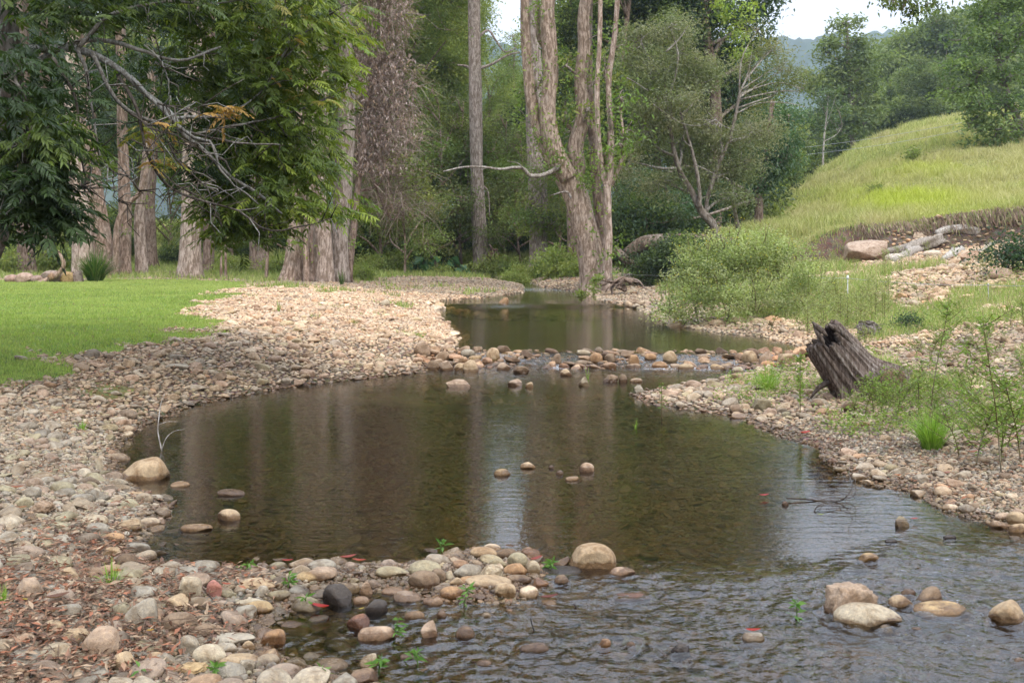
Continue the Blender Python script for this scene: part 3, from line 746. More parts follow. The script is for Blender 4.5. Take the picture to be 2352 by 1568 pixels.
def crown(lb, tb, blobs, roots, pal, dens=1.0, L=.12, W=.05, sig=.28, per=34, twigc=BARKG, droop=.35, shell=.45, rs=None, twr=.012, sub=10, limb=.07):
    """blobs: (centre xyz, radii xyz); leaf clumps in each blob, a limb from the nearest root point, sub-limbs to clumps"""
    rs = rs or rng
    for c, r in blobs:
        c = np.asarray(c, float); r = np.asarray(r, float)
        area = (r[0]*r[1]*r[2])**(2/3.)*12; n = max(4, int(area*min(1,dens*1.6)/(sig*sig*8)))
        q = unit(rs.normal(size=(n,3)))*(rs.random((n,1))**shell); cc = c+q*r*(.9+.2*rs.random((n,1)))
        per_ = dens*3.0*math.pi*r[0]*r[2]/(L*W*.5)/n
        k = rs.poisson(per_, n)+2; idx = np.repeat(np.arange(n), k)
        P = cc[idx]+rs.normal(size=(len(idx),3))*sig*np.array([1,1,.62])
        cl = pick(pal, n, rs, .22)[idx]*rs.uniform(.8,1.2,(len(idx),1))
        leaves(lb, P, L*rs.uniform(.7,1.3,len(idx)), W*rs.uniform(.8,1.2,len(idx)), cl, droop=droop, rs=rs)
        if tb is not None:
            if roots is not None and len(roots):
                R = np.asarray(roots); a = R[np.argmin(((R-c)*np.array([1,1,.8])**1)@np.zeros(3)+np.linalg.norm(R-c+np.array([0,0,r[2]*1.2]), axis=1))]
                mid = (a+c)/2+rs.normal(size=3)*np.linalg.norm(c-a)*.08; P_ = curve([a, mid, c], 8); tube(tb, P_, np.linspace(limb, limb*.45, 8), 5, twigc)
            for t in rs.choice(n, min(n, sub), replace=False):
                e = cc[t]; m = (c+e)/2+rs.normal(size=3)*r.mean()*.12; m[2] -= .05*r[2]
                tube(tb, curve([c+rs.normal(size=3)*r*.12, m, e], 6), np.linspace(limb*.42, twr, 6), 4, twigc)
def pb_(px, py, rx, ry, d, rd=None):            # ellipsoid blob given in survey units
    return (at(px, py, d), (rx/F*d, (rd if rd else (rx+ry)/2/F*d), ry/F*d))
def stempath(pts, d, base=True, dz=None, dd=0.0):
    """pts: (px,py) from the ground up; first py None = on the ground"""
    P = []
    for i, (px, py) in enumerate(pts):
        di = d+dd*i
        if py is None:
            x = (px-CX)/F*di; z = H1(x, di)-.15; P.append((x, di, z))
        else: P.append(tuple(at(px, py, di)))
    return P
def trunk(b, P, w0, w1, n=26, c=BARK, flare=.9, seed=1, seg=14, lump=.12, fh=.4):
    Q = curve(P, n); s = np.concatenate([[0], np.cumsum(np.linalg.norm(np.diff(Q,axis=0),axis=1))]); t = s/s[-1]
    R = (w0+(w1-w0)*t)/2; fl = np.exp(-s/fh); R = R*(1+.38*flare*fl)
    # denser rings near the base
    tube(b, Q, R, seg, c, lump, seed, lobes=fl*flare*.45)
    return Q
def shoots(lb, tb, Q, n, pal, L=.12, W=.06, size=.35, rs=rng, twigc=BARKG):      # leafy epicormic shoots along a stem
    for k in range(n):
        p = Q[rs.integers(2, len(Q)-1)]+rs.normal(size=3)*.12; d = unit(np.array([rs.normal(), rs.normal(), .5])); e = p+d*size*rs.uniform(.6,1.6)
        tube(tb, np.array([p, (p+e)/2+[0,0,.05], e]), [.012,.009,.005], 4, twigc)
        m = rs.integers(14, 34); C = e+rs.normal(size=(m,3))*size*.42; leaves(lb, C, L*rs.uniform(.7,1.2,m), W, pick(pal, 1, rs)[0]*rs.uniform(.8,1.2,(m,1)), rs=rs)
def tree(name, label, stems, blobs, pal, cat='tree', group=None, barkc=BARK, crownkw=None, sh=0, shpal=BRI, mat='bark', flare=.9, leafmat='leaf', twigc=BARKG, seed=1, extra=None):
    """stems: list of (path, w0, w1[, flare])"""
    rs = np.random.default_rng(seed*31+5); base = np.array(stems[0][0][0], float); root = empty(name, base, label, cat, group)
    tb = MB(); lb = MB(); roots = []; kw = dict(crownkw or {})
    for i, st in enumerate(stems):
        fl = st[3] if len(st) > 3 else (flare if i == 0 else 0)
        Q = trunk(tb, st[0], st[1], st[2], c=np.array(barkc)*rs.uniform(.92,1.08), flare=fl, seed=seed+i*3, n=st[4] if len(st) > 4 else 26); roots += list(Q[len(Q)//3:])
        if sh: shoots(lb, tb, Q, int(sh*len(Q)/20), shpal, rs=rs)
    if extra: extra(tb, lb, rs)
    wb = MB() if len(blobs) > 5 and name not in ('forked_tree','slender_tree') and sh != 6 else tb
    crown(lb, wb, blobs, roots, pal, rs=rs, twigc=twigc, **kw)
    tb.build('trunk', M[mat], root)
    if wb is not tb and wb.n: wb.build('limbs', M[mat], root)
    if lb.n: lb.build('crown', M[leafmat], root, smooth=False)
    return root
def copytree(root, loc, rz, sc, label=None):
    r = root.copy(); COL.objects.link(r); r.location = loc; r.rotation_euler = (0,0,rz); r.scale = (sc,sc,sc*rng.uniform(.92,1.1))
    if label: r['label'] = label
    for ch in list(root.children):
        q = ch.copy(); COL.objects.link(q); q.parent = r
    return r
# ------------------------------------------------------------------ named trees on the left
def overhead(px, d, top, n, rx, rng_=(-420,-40), seed=0):     # crown blobs high over a trunk
    r = np.random.default_rng(seed+900); out = []
    for k in range(n): out.append(pb_(px+r.normal()*rx, r.uniform(*rng_), r.uniform(45,80), r.uniform(35,60), d+r.normal()*1.5))
    return out
CK = dict(dens=.75, L=.15, W=.065, sig=.34, per=30, sub=6)
left = [
 ('stout dark brown trunk at the far left beyond the fire ring', 62, 44, [(60,540),(56,400),(50,200),(48,-330)], 42, 26, BARKD),
 ('slim brown trunk beyond the fire ring, right of the stout dark one', 112, 46, [(110,500),(107,300),(100,0),(100,-280)], 24, 15, BARKD),
 ('pale straight trunk behind the strappy clump', 190, 39.5, [(183,480),(172,350),(165,150),(160,-380)], 42, 24, BARKL),
 ('brown trunk leaning left, right beside the pale straight trunk', 246, 41, [(229,500),(212,400),(200,300),(188,0),(180,-340)], 46, 26, BARK),
 ('straight brown trunk of the middle pair behind the lawn', 288, 42, [(286,500),(283,400),(278,100),(276,-330)], 28, 17, BARK),
 ('pale curving trunk of the middle pair behind the lawn', 326, 42.5, [(319,500),(334,400),(346,200),(350,-300)], 24, 15, BARKL),
 ('distant brown trunk between the pale pair and the lone broad trunk', 346, 50, [(344,500),(350,350),(352,100),(352,-250)], 27, 17, BARKD),
 ('lone broad pale trunk standing right at the back edge of the lawn', 436, 38.5, [(440,500),(441,400),(446,200),(452,-400)], 50, 30, BARKL),
 ('darker trunk half hidden behind the lone broad trunk', 478, 46, [(480,500),(482,350),(485,-250)], 26, 18, BARKD),
 ('reddish brown trunk midway between the broad trunk and the trunk cluster', 592, 48, [(590,500),(590,300),(594,-300)], 36, 24, BARKD),
]
for i, (lab, px, d, pts, w0, w1, bc) in enumerate(left):
    P = stempath([(px,None)]+pts, d); top = pts[-1]
    tree('riverside_tree', lab, [(P, w0/F*d, w1/F*d)], overhead(top[0], d, 0, 5, 60, (-420,-60), i), GREEN, barkc=bc, crownkw=CK, sh=3, seed=i+1, group=None)
d = 40.5
tree('leaning_tree', 'bare brown stem bending up to the right between the leaning and straight trunks', [(stempath([(266,None),(268,520),(296,468),(326,432),(345,330),(350,150)], d), 14/F*d, 7/F*d)], [pb_(360,120,50,40,d)], GREEN, crownkw=CK, seed=31)
for i, (px, d, pts, w, lab) in enumerate([(508,38,[(508,560),(507,500),(505,380)],6,'thinner of two sapling stems behind the lawn edge, left one'),(519,38.3,[(518,560),(520,490),(524,380)],6,'sapling stem just right of its twin behind the lawn edge'),(610,36,[(616,570),(628,500),(634,430),(650,330)],7,'thin sapling leaning right beside the white shingle')]):
    tree('sapling', lab, [(stempath([(px,None)]+pts, d), w/F*d, w*.5/F*d)], [pb_(pts[-1][0], pts[-1][1], 35,30,d)], GREEN, crownkw=dict(CK, sub=4), seed=40+i, group='saplings behind the lawn')
clus = [
 ('wide flared trunk leaning right at the left of the trunk cluster', [(672,None),(682,560),(692,450),(700,300),(702,100),(705,-400)], 34.6, 46, 30, BARK, 1.2),
 ('twisted slim stem at the front of the trunk cluster', [(704,None),(702,540),(712,450),(716,420),(700,330)], 33.6, 13, 8, BARK, .5),
 ('dark slim stem hugging the ribbed trunk in the cluster', [(716,None),(714,520),(722,440),(730,380),(742,250)], 33.9, 14, 8, BARKD, .5),
 ('ribbed pinkish trunk in the middle of the trunk cluster', [(742,None),(741,520),(736,400),(735,200),(733,-400)], 34.2, 42, 30, BARKL, .7),
 ('tall grey trunk at the right of the trunk cluster', [(780,None),(783,500),(790,350),(796,200),(790,60),(785,-420)], 35, 44, 27, BARKG, .7),
]
for i, (lab, pts, d, w0, w1, bc, fl) in enumerate(clus):
    tall = i in (0,3,4)
    tree('riverside_tree', lab, [(stempath(pts, d), w0/F*d, w1/F*d)], overhead(pts[-1][0], d, 0, 6, 70, (-440,-120), 60+i) if tall else [pb_(pts[-1][0],pts[-1][1],35,30,d)], GREEN, barkc=bc, crownkw=CK, sh=3, seed=60+i, flare=fl)
# ------------------------------------------------------------------ trees in the middle
d = 55
tree('riverside_tree', 'tall straight grey trunk standing alone in the middle distance', [(stempath([(1106,None),(1099,500),(1094,300),(1090,100),(1087,-420)], d), 34/F*d, 22/F*d)],
  overhead(1005, d, 0, 8, 40, (-430,-30), 80), MIDG, barkc=BARKG, crownkw=dict(CK, L=.2, W=.08), sh=5, seed=81,
  extra=lambda tb, lb, rs: [tube(tb, curve([at(*q, d) for q in pts], 14), np.linspace(w, w*.4, 14), 5, BARKG) for pts, w in [([(1094,165),(1070,152),(1050,150)], .1), ([(1094,160),(1130,148),(1165,128),(1195,120)], .09), ([(1092,95),(1120,70),(1140,95),(1160,120),(1185,110)], .07), ([(1098,420),(1120,440),(1125,500)],.06)]])
d = 49
tree('riverside_tree', 'shaggy grey trunk just behind the big forked tree, ivy on its foot', [(stempath([(1240,None),(1236,500),(1230,350),(1225,200),(1222,0),(1220,-380)], d), 46/F*d, 28/F*d)],
  [pb_(1210,480,30,60,d-.6),(pb_(1260,520,28,60,d-.6))]+overhead(1290, d, 0, 6, 40, (-430,-150), 82), GREEN, barkc=BARKG, crownkw=dict(CK, L=.16), sh=6, seed=83)
d = 46
tree('riverside_tree', 'dark narrow trunk seen right of the shaggy grey trunk', [(stempath([(1318,None),(1314,540),(1312,450),(1320,300)], d), 26/F*d, 14/F*d)], [pb_(1320,300,45,60,d)], DARK, barkc=BARKD, crownkw=CK, seed=84)
# the big forked tree
d = 34
def forked_extra(tb, lb, rs):
    P = curve([at(x, y, dd) for x, y, dd in [(1306,378,34),(1292,378,33.7),(1262,396,33.3),(1240,404,33.1),(1216,402,32.9),(1203,388,32.8),(1180,385,32.6),(1150,389,32.4),(1110,384,32.2),(1065,384,32),(1018,394,31.8)]], 40)
    tube(tb, P, np.linspace(.085,.018,40), 7, (.42,.38,.33), .1, 3)
    for pts, w in [([(1203,388),(1190,375),(1165,370)], .02),([(1120,385),(1100,395),(1090,420)],.014),([(1312,455),(1300,440),(1262,450)],.04)]:
        tube(tb, curve([at(*q, 32.7) for q in pts], 8), np.linspace(w, w*.4, 8), 5, (.36,.32,.28))
tree('forked_tree', 'great forked tree with spotted pinkish bark and a bare pale horizontal branch',
 [(stempath([(1372,None),(1368,640),(1352,556),(1332,475),(1312,425),(1300,402)], d), 62/F*d, 60/F*d, 1.0, 34),
  ([tuple(at(x,y,d)) for x, y in [(1300,412),(1276,385),(1254,345),(1239,305),(1222,240),(1214,180),(1206,60),(1203,-60),(1198,-400)]], 29/F*d, 15/F*d, 0, 34),
  ([tuple(at(x,y,d-.2)) for x, y in [(1306,412),(1288,380),(1268,330),(1258,260),(1266,180),(1262,100),(1256,20),(1268,-80),(1262,-420)]], 42/F*d, 22/F*d, 0, 34),
  ([tuple(at(x,y,d+.1)) for x, y in [(1318,425),(1326,385),(1320,335),(1338,270),(1334,188),(1342,110),(1340,40),(1350,-60),(1352,-420)]], 35/F*d, 19/F*d, 0, 34),
  ([tuple(at(x,y,d+.5)) for x, y in [(1262,130),(1250,110),(1236,80),(1236,0)]], 12/F*d, 8/F*d, 0, 12),
  ([tuple(at(x,y,d+.4)) for x, y in [(1325,310),(1305,290),(1280,270)]], 10/F*d, 6/F*d, 0, 12)],
 overhead(1290, d, 0, 7, 55, (-460,-160), 90)+[pb_(1300,150,25,22,d),pb_(1350,250,22,30,d-.4),pb_(1240,190,16,22,d),pb_(1300,235,18,30,d+.6),pb_(1390,160,22,40,d)], MIDG, barkc=(.50,.385,.30), crownkw=dict(CK, dens=.45), sh=16, seed=90, flare=1.0, extra=forked_extra)
d = 33.2
tree('slender_tree', 'pale pinkish stem rising beside the great forked tree and splitting into upright poles',
 [(stempath([(1392,None),(1394,600),(1397,520),(1394,425)], d), 20/F*d, 18/F*d, .5, 20),
  ([tuple(at(x,y,d)) for x, y in [(1392,430),(1380,380),(1374,300),(1372,190),(1378,60),(1380,-300)]], 13/F*d, 8/F*d, 0, 22),
  ([tuple(at(x,y,d)) for x, y in [(1394,430),(1403,395),(1402,300),(1398,190),(1412,80),(1418,-20),(1422,-320)]], 15/F*d, 9/F*d, 0, 22),
  ([tuple(at(x,y,d+.3)) for x, y in [(1396,440),(1420,390),(1432,330),(1425,250)]], 10/F*d, 6/F*d, 0, 16)],
 overhead(1420, d, 0, 3, 40, (-400,-200), 95)+[pb_(1425,225,25,25,d),pb_(1440,300,26,34,d),pb_(1400,260,16,26,d-.3),pb_(1420,330,20,20,d-.3)], BRI[1:], barkc=(.55,.43,.35), crownkw=dict(CK, dens=.5), sh=9, seed=95, flare=.8)
d = 35.5
tree('slender_tree', 'brown trunk tucked behind the fork, curving up to the left', [(stempath([(1400,None),(1384,560),(1376,480),(1368,420),(1362,330),(1356,250),(1352,100),(1360,-250)], d), 24/F*d, 13/F*d, .5, 30)], overhead(1380, d, 0, 3, 40, (-380,-180), 97), GREEN, barkc=(.26,.195,.155), crownkw=CK, seed=97)
# thicket copies behind
def proto(name, label, h, w, trunkw, pal, seed, group, nb=16, low=.15, L=.2, W=.085, barkc=BARK, dens=.62, per=30, sig=.42, lean=.02):
    r = np.random.default_rng(seed); root = empty(name, (0,0,0), label, 'tree', group)
    tb, lb = MB(), MB(); p = [(0,0,-.3)]+[(r.normal()*lean*h, r.normal()*lean*h, h*t) for t in (.25,.5,.75,.95)]
    Q = trunk(tb, p, trunkw, trunkw*.3, c=barkc, seed=seed, flare=.5)
    bl = []
    for k in range(nb):
        t = low+(1-low)*((k+.5)/nb); rad = w*(.35+.65*math.sin(math.pi*min(1, .15+t*.85)))*.5; a = r.uniform(0, 6.28); q = r.uniform(.2,.9)*rad
        bl.append(((Q[min(len(Q)-1, int(t*len(Q)))][0]+math.cos(a)*q, math.sin(a)*q, h*t), (rad*r.uniform(.5,.8), rad*r.uniform(.5,.8), rad*r.uniform(.4,.6))))
    wb = MB(); crown(lb, wb, bl, Q[3:], pal, dens=dens, L=L, W=W, sig=sig, per=per, rs=r, sub=8, twigc=barkc)
    tb.build('trunk', M['bark'], root); wb.build('limbs', M['bark'], root); lb.build('crown', M['leaf'], root, smooth=False); return root
def spread(pr, spots, label=None):
    for i, (px, d, s) in enumerate(spots):
        x = (px-CX)/F*d; z = H1(x, d)-.1
        if i == 0: pr.location = (x, d, z); pr.rotation_euler = (0,0,.3); pr.scale = (s,s,s)
        else: copytree(pr, (x, d, z), rng.uniform(0,6.28), s)
G = 'trees of the thicket beyond the creek'
pa = proto('tall_tree', 'tall mid green tree of the thicket beyond the creek, leafy to the ground', 22, 7.5, .4, MIDG, 201, G, nb=20, low=.19)
spread(pa, [(900,66,1),(975,62,.9),(930,74,1.1),(860,60,.95),(1390,72,.95),(700,72,1),(560,78,1.0),(1440,66,.95),(1110,92,.86),(1185,96,.72),(1240,90,.7),(1150,84,.42),(1045,74,.95)])
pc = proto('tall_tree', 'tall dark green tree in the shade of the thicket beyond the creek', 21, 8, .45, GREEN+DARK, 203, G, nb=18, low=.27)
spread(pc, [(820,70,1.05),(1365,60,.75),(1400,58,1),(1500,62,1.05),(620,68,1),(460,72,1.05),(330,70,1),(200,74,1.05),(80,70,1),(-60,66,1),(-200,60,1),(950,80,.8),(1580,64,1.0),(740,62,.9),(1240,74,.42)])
pd = proto('small_tree', 'small twiggy tree with sparse leaves under the tall thicket', 9, 5, .16, GREEN+OLIVE, 205, G, nb=10, low=.2, L=.15, W=.07, dens=.45)
spread(pd, [(880,54,1),(1010,56,1.05),(1160,60,.9),(1200,56,.75),(1280,52,.8),(660,50,.7),(540,52,.8),(380,56,.8),(140,54,.8),(20,52,.9),(1330,48,.7),(930,50,.7),(1060,58,1.0)])
def shrubproto(name, label, group, h, w, pal, seed, L=.14, W=.06, dens=.9, nb=7, cat='shrub', sig=.25, per=30):
    r = np.random.default_rng(seed); root = empty(name, (0,0,0), label, cat, group); lb, wb = MB(), MB(); bl = []
    for k in range(nb):
        a = r.uniform(0,6.28); q = r.uniform(0,.35)*w; hh = h*r.uniform(.3,.72); bl.append(((math.cos(a)*q, math.sin(a)*q, hh), (w*.3, w*.3, h*.3)))
    crown(lb, wb, bl, [(0,0,0),(.1,.1,0),(-.1,0,.05)], pal, dens=dens, L=L, W=W, sig=sig, per=per, rs=r, sub=7, twigc=BARKD, limb=.03)
    wb.build('stems', M['bark'], root); lb.build('foliage', M['leaf'], root, smooth=False); return root
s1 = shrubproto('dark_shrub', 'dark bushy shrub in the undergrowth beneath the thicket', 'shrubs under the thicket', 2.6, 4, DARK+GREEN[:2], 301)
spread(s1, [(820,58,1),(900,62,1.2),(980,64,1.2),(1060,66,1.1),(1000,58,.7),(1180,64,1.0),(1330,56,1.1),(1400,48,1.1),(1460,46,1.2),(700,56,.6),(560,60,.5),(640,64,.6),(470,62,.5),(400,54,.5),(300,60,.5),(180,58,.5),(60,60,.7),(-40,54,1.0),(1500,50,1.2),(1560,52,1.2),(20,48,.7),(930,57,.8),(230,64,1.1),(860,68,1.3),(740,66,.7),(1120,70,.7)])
s2 = shrubproto('green_shrub', 'fresh green low shrub on the grassy flat beyond the creek', 'green shrubs beyond the creek', 1.1, 2.2, MIDG, 303, L=.12)
spread(s2, [(850,50,.9),(1010,52,.8),(900,52,1),(1150,52,1),(1200,46,.8),(1260,46,.9),(1290,43,1.1),(640,46,.9),(540,46,.8),(120,46,1.2),(20,44,1),(1330,41,.8),(1180,42,.5),(700,42,.7),(830,40,.6)])
# ------------------------------------------------------------------ dead vine-hung tree
def dead_mass():
    rs = np.random.default_rng(11); d0 = 37.5; base = (at(870,560,d0)[0], d0, H1(at(870,560,d0)[0], d0)-.1)
    root = empty('dead_tree', base, 'dead brown tree smothered in bare twigs and withered leaves right of the trunk cluster', 'tree')
    tb, wb, lb, gb = MB(), MB(), MB(), MB()
    Q = trunk(tb, [(at(800,640,36)[0],36,H1(at(800,640,36)[0],36)-.1), tuple(at(812,520,36.3)), tuple(at(828,380,36.8)), tuple(at(850,200,37.3)), tuple(at(870,0,37.5)), tuple(at(875,-300,37.5))], .22,.12, c=BARKD)
    env = [(880,40,75,95),(870,-150,90,120),(890,180,75,95),(895,290,80,80),(880,400,95,70),(840,330,45,110),(915,470,70,35),(835,180,40,100)]
    W = np.array([e[2]*e[3] for e in env], float); W /= W.sum()
    for k in range(3300):
        e = env[rs.choice(len(env), p=W)]; q = unit(rs.normal(size=3))*rs.random()**.45
        p = at(e[0]+q[0]*e[2], e[1]+q[1]*e[3], d0+q[2]*1.3)
        dr = unit(np.array([rs.normal()*1.0, rs.normal()*.7, rs.normal()*.6-.15])); L = rs.uniform(.3,1.3); sag = rs.uniform(-.2,.45)*L
        P = np.array([p, p+dr*L*.35+[0,0,.05], p+dr*L*.7-[0,0,sag*.4], p+dr*L-[0,0,sag]])
        tube(wb, P, np.linspace(rs.uniform(.006,.014), .004, 4), 3, np.array([(.36,.27,.22),(.43,.34,.29),(.26,.19,.155)][rs.integers(3)]))
    for e in env:
        tube(wb, curve([Q[rs.integers(8,24)], at(e[0]-20, e[1]+30, d0), at(e[0]+10, e[1], d0)], 10), np.linspace(.06,.02,10), 5, BARKD)
    n = 15000; ii = rs.choice(len(env), n, p=W); E = np.array(env)[ii]; q = unit(rs.normal(size=(n,3)))*rs.random((n,1))**.4
    cl = (vn(E[:,0]/9+q[:,0]*14, E[:,1]/9+q[:,1]*16, 7) > .45) & ((E[:,1]+q[:,1]*E[:,3]) < 400)
    dd = d0+q[:,2]*1.35; C = np.stack([(E[:,0]+q[:,0]*E[:,2]-CX)/F*dd, dd, CZ-(E[:,1]+q[:,1]*E[:,3]-HY)/F*dd], -1)[cl]
    leaves(lb, C, rs.uniform(.06,.14,len(C)), .045, pick([(.42,.33,.29),(.50,.42,.38),(.30,.22,.18),(.36,.26,.18)], len(C), rs), droop=1.4, rs=rs)
    crown(gb, None, [pb_(930,60,40,70,d0+.6),pb_(950,390,50,50,d0-.8),pb_(960,440,40,30,d0-.8),pb_(850,90,20,40,d0-1.2),pb_(960,160,25,60,d0+.5)], None, MIDG+OLIVE, dens=.3, L=.13, W=.07, sig=.22, per=22, rs=rs)
    tb.build('trunk', M['bark'], root); wb.build('twigs', M['twig'], root, smooth=False); lb.build('withered_leaves', M['dead_leaf'], root, smooth=False); gb.build('crown', M['leaf'], root, smooth=False)
dead_mass()
# ------------------------------------------------------------------ bottlebrush trees on the right bank, evergreen behind
def bare(segs, d, c=(.40,.37,.32)):
    def fn(tb, lb, rs):
        for pts, w in segs: tube(tb, curve([at(x, y, d+rs.normal()*.15) for x, y in pts], 12), np.linspace(w, w*.3, 12), 5, c)
    return fn
d = 39
tree('bottlebrush_tree', 'spreading grey green tree with pale bare twigs leaning over the fallen log',
 [(stempath([(1668,None),(1640,522),(1612,488),(1588,440),(1560,390),(1545,330),(1530,240)], d), 20/F*d, 8/F*d, .5, 26),
  ([tuple(at(x,y,d+.2)) for x, y in [(1622,500),(1626,450),(1650,380),(1676,320),(1688,270),(1700,215)]], 11/F*d, 5/F*d, 0, 20),
  ([tuple(at(x,y,d-.2)) for x, y in [(1606,478),(1606,430),(1590,350),(1560,250)]], 10/F*d, 5/F*d, 0, 20)],
 [pb_(*q, d+k) for q, k in [((1500,150,70,50),0),((1560,120,60,45),.6),((1470,90,50,60),.3),((1600,190,80,55),.5),((1540,230,80,50),-.5),((1480,300,50,60),0),((1560,330,80,50),.7),((1640,280,70,60),.4),((1620,390,80,45),1.0),((1530,420,60,45),.6),((1700,380,70,50),.8),((1730,300,60,55),1),((1700,450,50,30),0),((1480,200,45,55),-.4),((1540,60,60,50),.5),((1450,370,30,50),0)]],
 GREY, barkc=(.30,.26,.22), twigc=(.42,.39,.35), seed=120, crownkw=dict(dens=.85, L=.11, W=.04, sig=.30, per=34, sub=13, limb=.06, droop=.2, twr=.007), leafmat='leaf',
 extra=bare([([(1500,240),(1530,262),(1570,285),(1610,290)],.03),([(1440,180),(1460,190),(1490,210)],.03),([(1590,340),(1570,320),(1575,290)],.025),([(1530,120),(1560,90),(1580,60)],.03),([(1600,380),(1640,400),(1650,420)],.02)], d-1))
d = 36.5
tree('bottlebrush_tree', 'wind swept pale branched crown fanning up to the right before the evergreen',
 [([(at(1700,540,41)[0],41,H1(at(1700,540,41)[0],41)-.1)]+[tuple(at(x,y,40)) for x, y in [(1682,440),(1676,330),(1690,268),(1697,220)]], .16, .08, .4, 20)],
 [pb_(*q, 40+k) for q, k in [((1760,120,50,45),0),((1800,160,55,40),.5),((1720,150,40,50),.3),((1780,220,60,35),.2),((1840,210,30,35),.3),((1740,70,22,20),.3)]],
 GREY+OLIVE, barkc=(.42,.37,.31), twigc=(.5,.46,.40), seed=121, crownkw=dict(dens=.36, L=.11, W=.035, sig=.28, per=24, sub=16, limb=.035, droop=0, twr=.006),
 extra=bare([([(1690,250),(1705,200),(1740,150),(1790,95)],.045),([(1697,225),(1730,205),(1790,190),(1845,205)],.04),([(1690,262),(1740,238),(1800,236),(1850,246)],.03),([(1700,215),(1720,160),(1730,100)],.03),([(1697,210),(1750,175),(1810,140)],.03)], 40, (.50,.46,.40)))
d = 46
tree('evergreen_tree', 'glossy dark green dense tree standing at the foot of the hill slope',
 [(stempath([(1742,None),(1745,450),(1760,350),(1775,230)], d), .34, .18)],
 [pb_(*q, d+k) for q, k in [((1790,330,45,65),0),((1765,375,48,45),0),((1752,425,42,34),0),((1800,365,35,40),-.4),((1740,300,55,70),1),((1710,395,45,48),1),((1810,270,30,40),.5),((1655,435,42,42),1),((1610,450,50,50),1.5),((1500,500,75,50),-1),((1560,470,70,60),0),((1470,440,45,70),0)]],
 [(.07,.12,.055),(.09,.15,.075),(.05,.09,.045),(.12,.17,.10)], barkc=BARKD, leafmat='gloss_leaf', seed=122, crownkw=dict(dens=.8, L=.17, W=.08, sig=.33, per=30, sub=5, droop=.7))
d = 58
tree('evergreen_tree', 'huge dark broadleaf tree towering behind the bottlebrush trees with a lime green patch',
 [(stempath([(1640,None),(1645,400),(1640,200),(1620,60),(1600,-200)], d), .7, .35)],
 [pb_(*q, d+k) for q, k in [((1700,60,75,60),0),((1740,10,60,60),.5),((1640,10,70,60),0),((1760,-90,70,70),0),((1680,-110,90,80),0),((1580,-60,80,70),0),((1580,60,60,50),1),((1650,120,60,45),1),((1740,130,50,50),1),((1700,-260,90,90),0),((1600,-230,90,90),0),((1640,-380,80,70),0),((1640,210,80,60),1.5),((1560,160,60,60),1.5),((1720,220,60,60),1.5),((1500,-20,60,70),1)]],
 [(.06,.10,.045),(.08,.125,.06),(.05,.08,.04),(.10,.15,.07)], barkc=BARKD, leafmat='gloss_leaf', seed=123, crownkw=dict(dens=.62, L=.22, W=.11, sig=.42, per=28, sub=6, limb=.14, droop=.6),
 extra=lambda tb, lb, rs: crown(lb, None, [pb_(1690,60,32,40,d-2.6),pb_(1700,120,26,24,d-2.6),pb_(1660,20,30,25,d-2.6),pb_(1720,15,22,22,d-2.8)], None, [(.32,.38,.07),(.27,.36,.07)], dens=.55, L=.2, W=.11, sig=.3, per=22, rs=rs))
# ------------------------------------------------------------------ trees on and beyond the hill
gum = [(.14,.18,.06),(.17,.215,.07),(.11,.145,.055),(.20,.235,.08)]
d = 118
tree('gum_tree', 'tall gum tree with cloud like tiers of leaves on the skyline left of the hill', [(stempath([(1965,None),(1958,300),(1952,200),(1945,60)], d), .7, .25)],
 [pb_(*q, d+k) for q, k in [((1942,52,32,24),0),((1915,90,30,22),0),((1970,88,30,22),0),((1900,120,30,20),0),((1950,130,45,28),0),((1990,140,28,26),0),((1925,170,50,28),0),((1975,185,40,28),0),((1900,215,45,35),0),((1955,235,50,35),-1),((2000,215,25,35),0),((1870,190,28,35),1),((1930,290,60,40),-2),((1985,280,35,40),-1)]],
 gum, barkc=BARKG, seed=130, crownkw=dict(dens=1.3, L=.45, W=.2, sig=.6, per=26, sub=6, limb=.14, droop=.2))
d = 104
tree('gum_tree', 'slender white stemmed tree standing by itself on the edge of the hill', [(stempath([(1888,None),(1892,330),(1898,270),(1903,220)], d), .2, .1, .2), ([tuple(at(x,y,d)) for x,y in [(1894,300),(1908,260),(1918,225)]], .1,.06), ([tuple(at(x,y,d)) for x,y in [(1893,325),(1920,310),(1935,290)]], .08,.04)],
 [pb_(*q, d) for q in [(1905,222,24,20),(1925,250,22,22),(1890,250,18,20),(1912,280,20,12)]], [(.11,.15,.07),(.09,.13,.06)], barkc=(.6,.56,.5), seed=131, crownkw=dict(dens=.75, L=.35, W=.16, sig=.5, per=22, sub=6, limb=.05, twr=.02))
hp = proto('gum_tree', 'rounded gum tree of the woodland behind the hill crest', 15, 12, .5, gum, 210, 'woodland behind the hill', nb=15, low=.3, L=.55, W=.24, barkc=BARKL, dens=.9, per=22, sig=.8, lean=.05)
spread(hp, [(a,b_,c*.9) for a,b_,c in [(2040,150,1.2),(2090,155,1.25),(2140,150,1.3),(2010,170,1.35),(2070,180,1.55),(2120,178,1.6),(2170,170,1.7),(2190,150,1.3),(2240,160,1.6),(2300,165,1.7),(2360,160,1.7),(2030,132,.55),(2110,128,.6),(2170,126,.55),(1990,140,.8),(2430,160,1.6),(2150,200,1.8),(2050,205,1.7),(2010,152,1.0),(2065,158,1.25),(2105,165,1.35),(2165,162,1.4)]])
hd = proto('dark_tree', 'dark dense tree in the gully along the left side of the hill', 11, 8.5, .4, DARK+GREEN, 212, 'trees of the gully beside the hill', nb=14, low=.1, L=.4, W=.19, dens=.95, per=24, sig=.6)
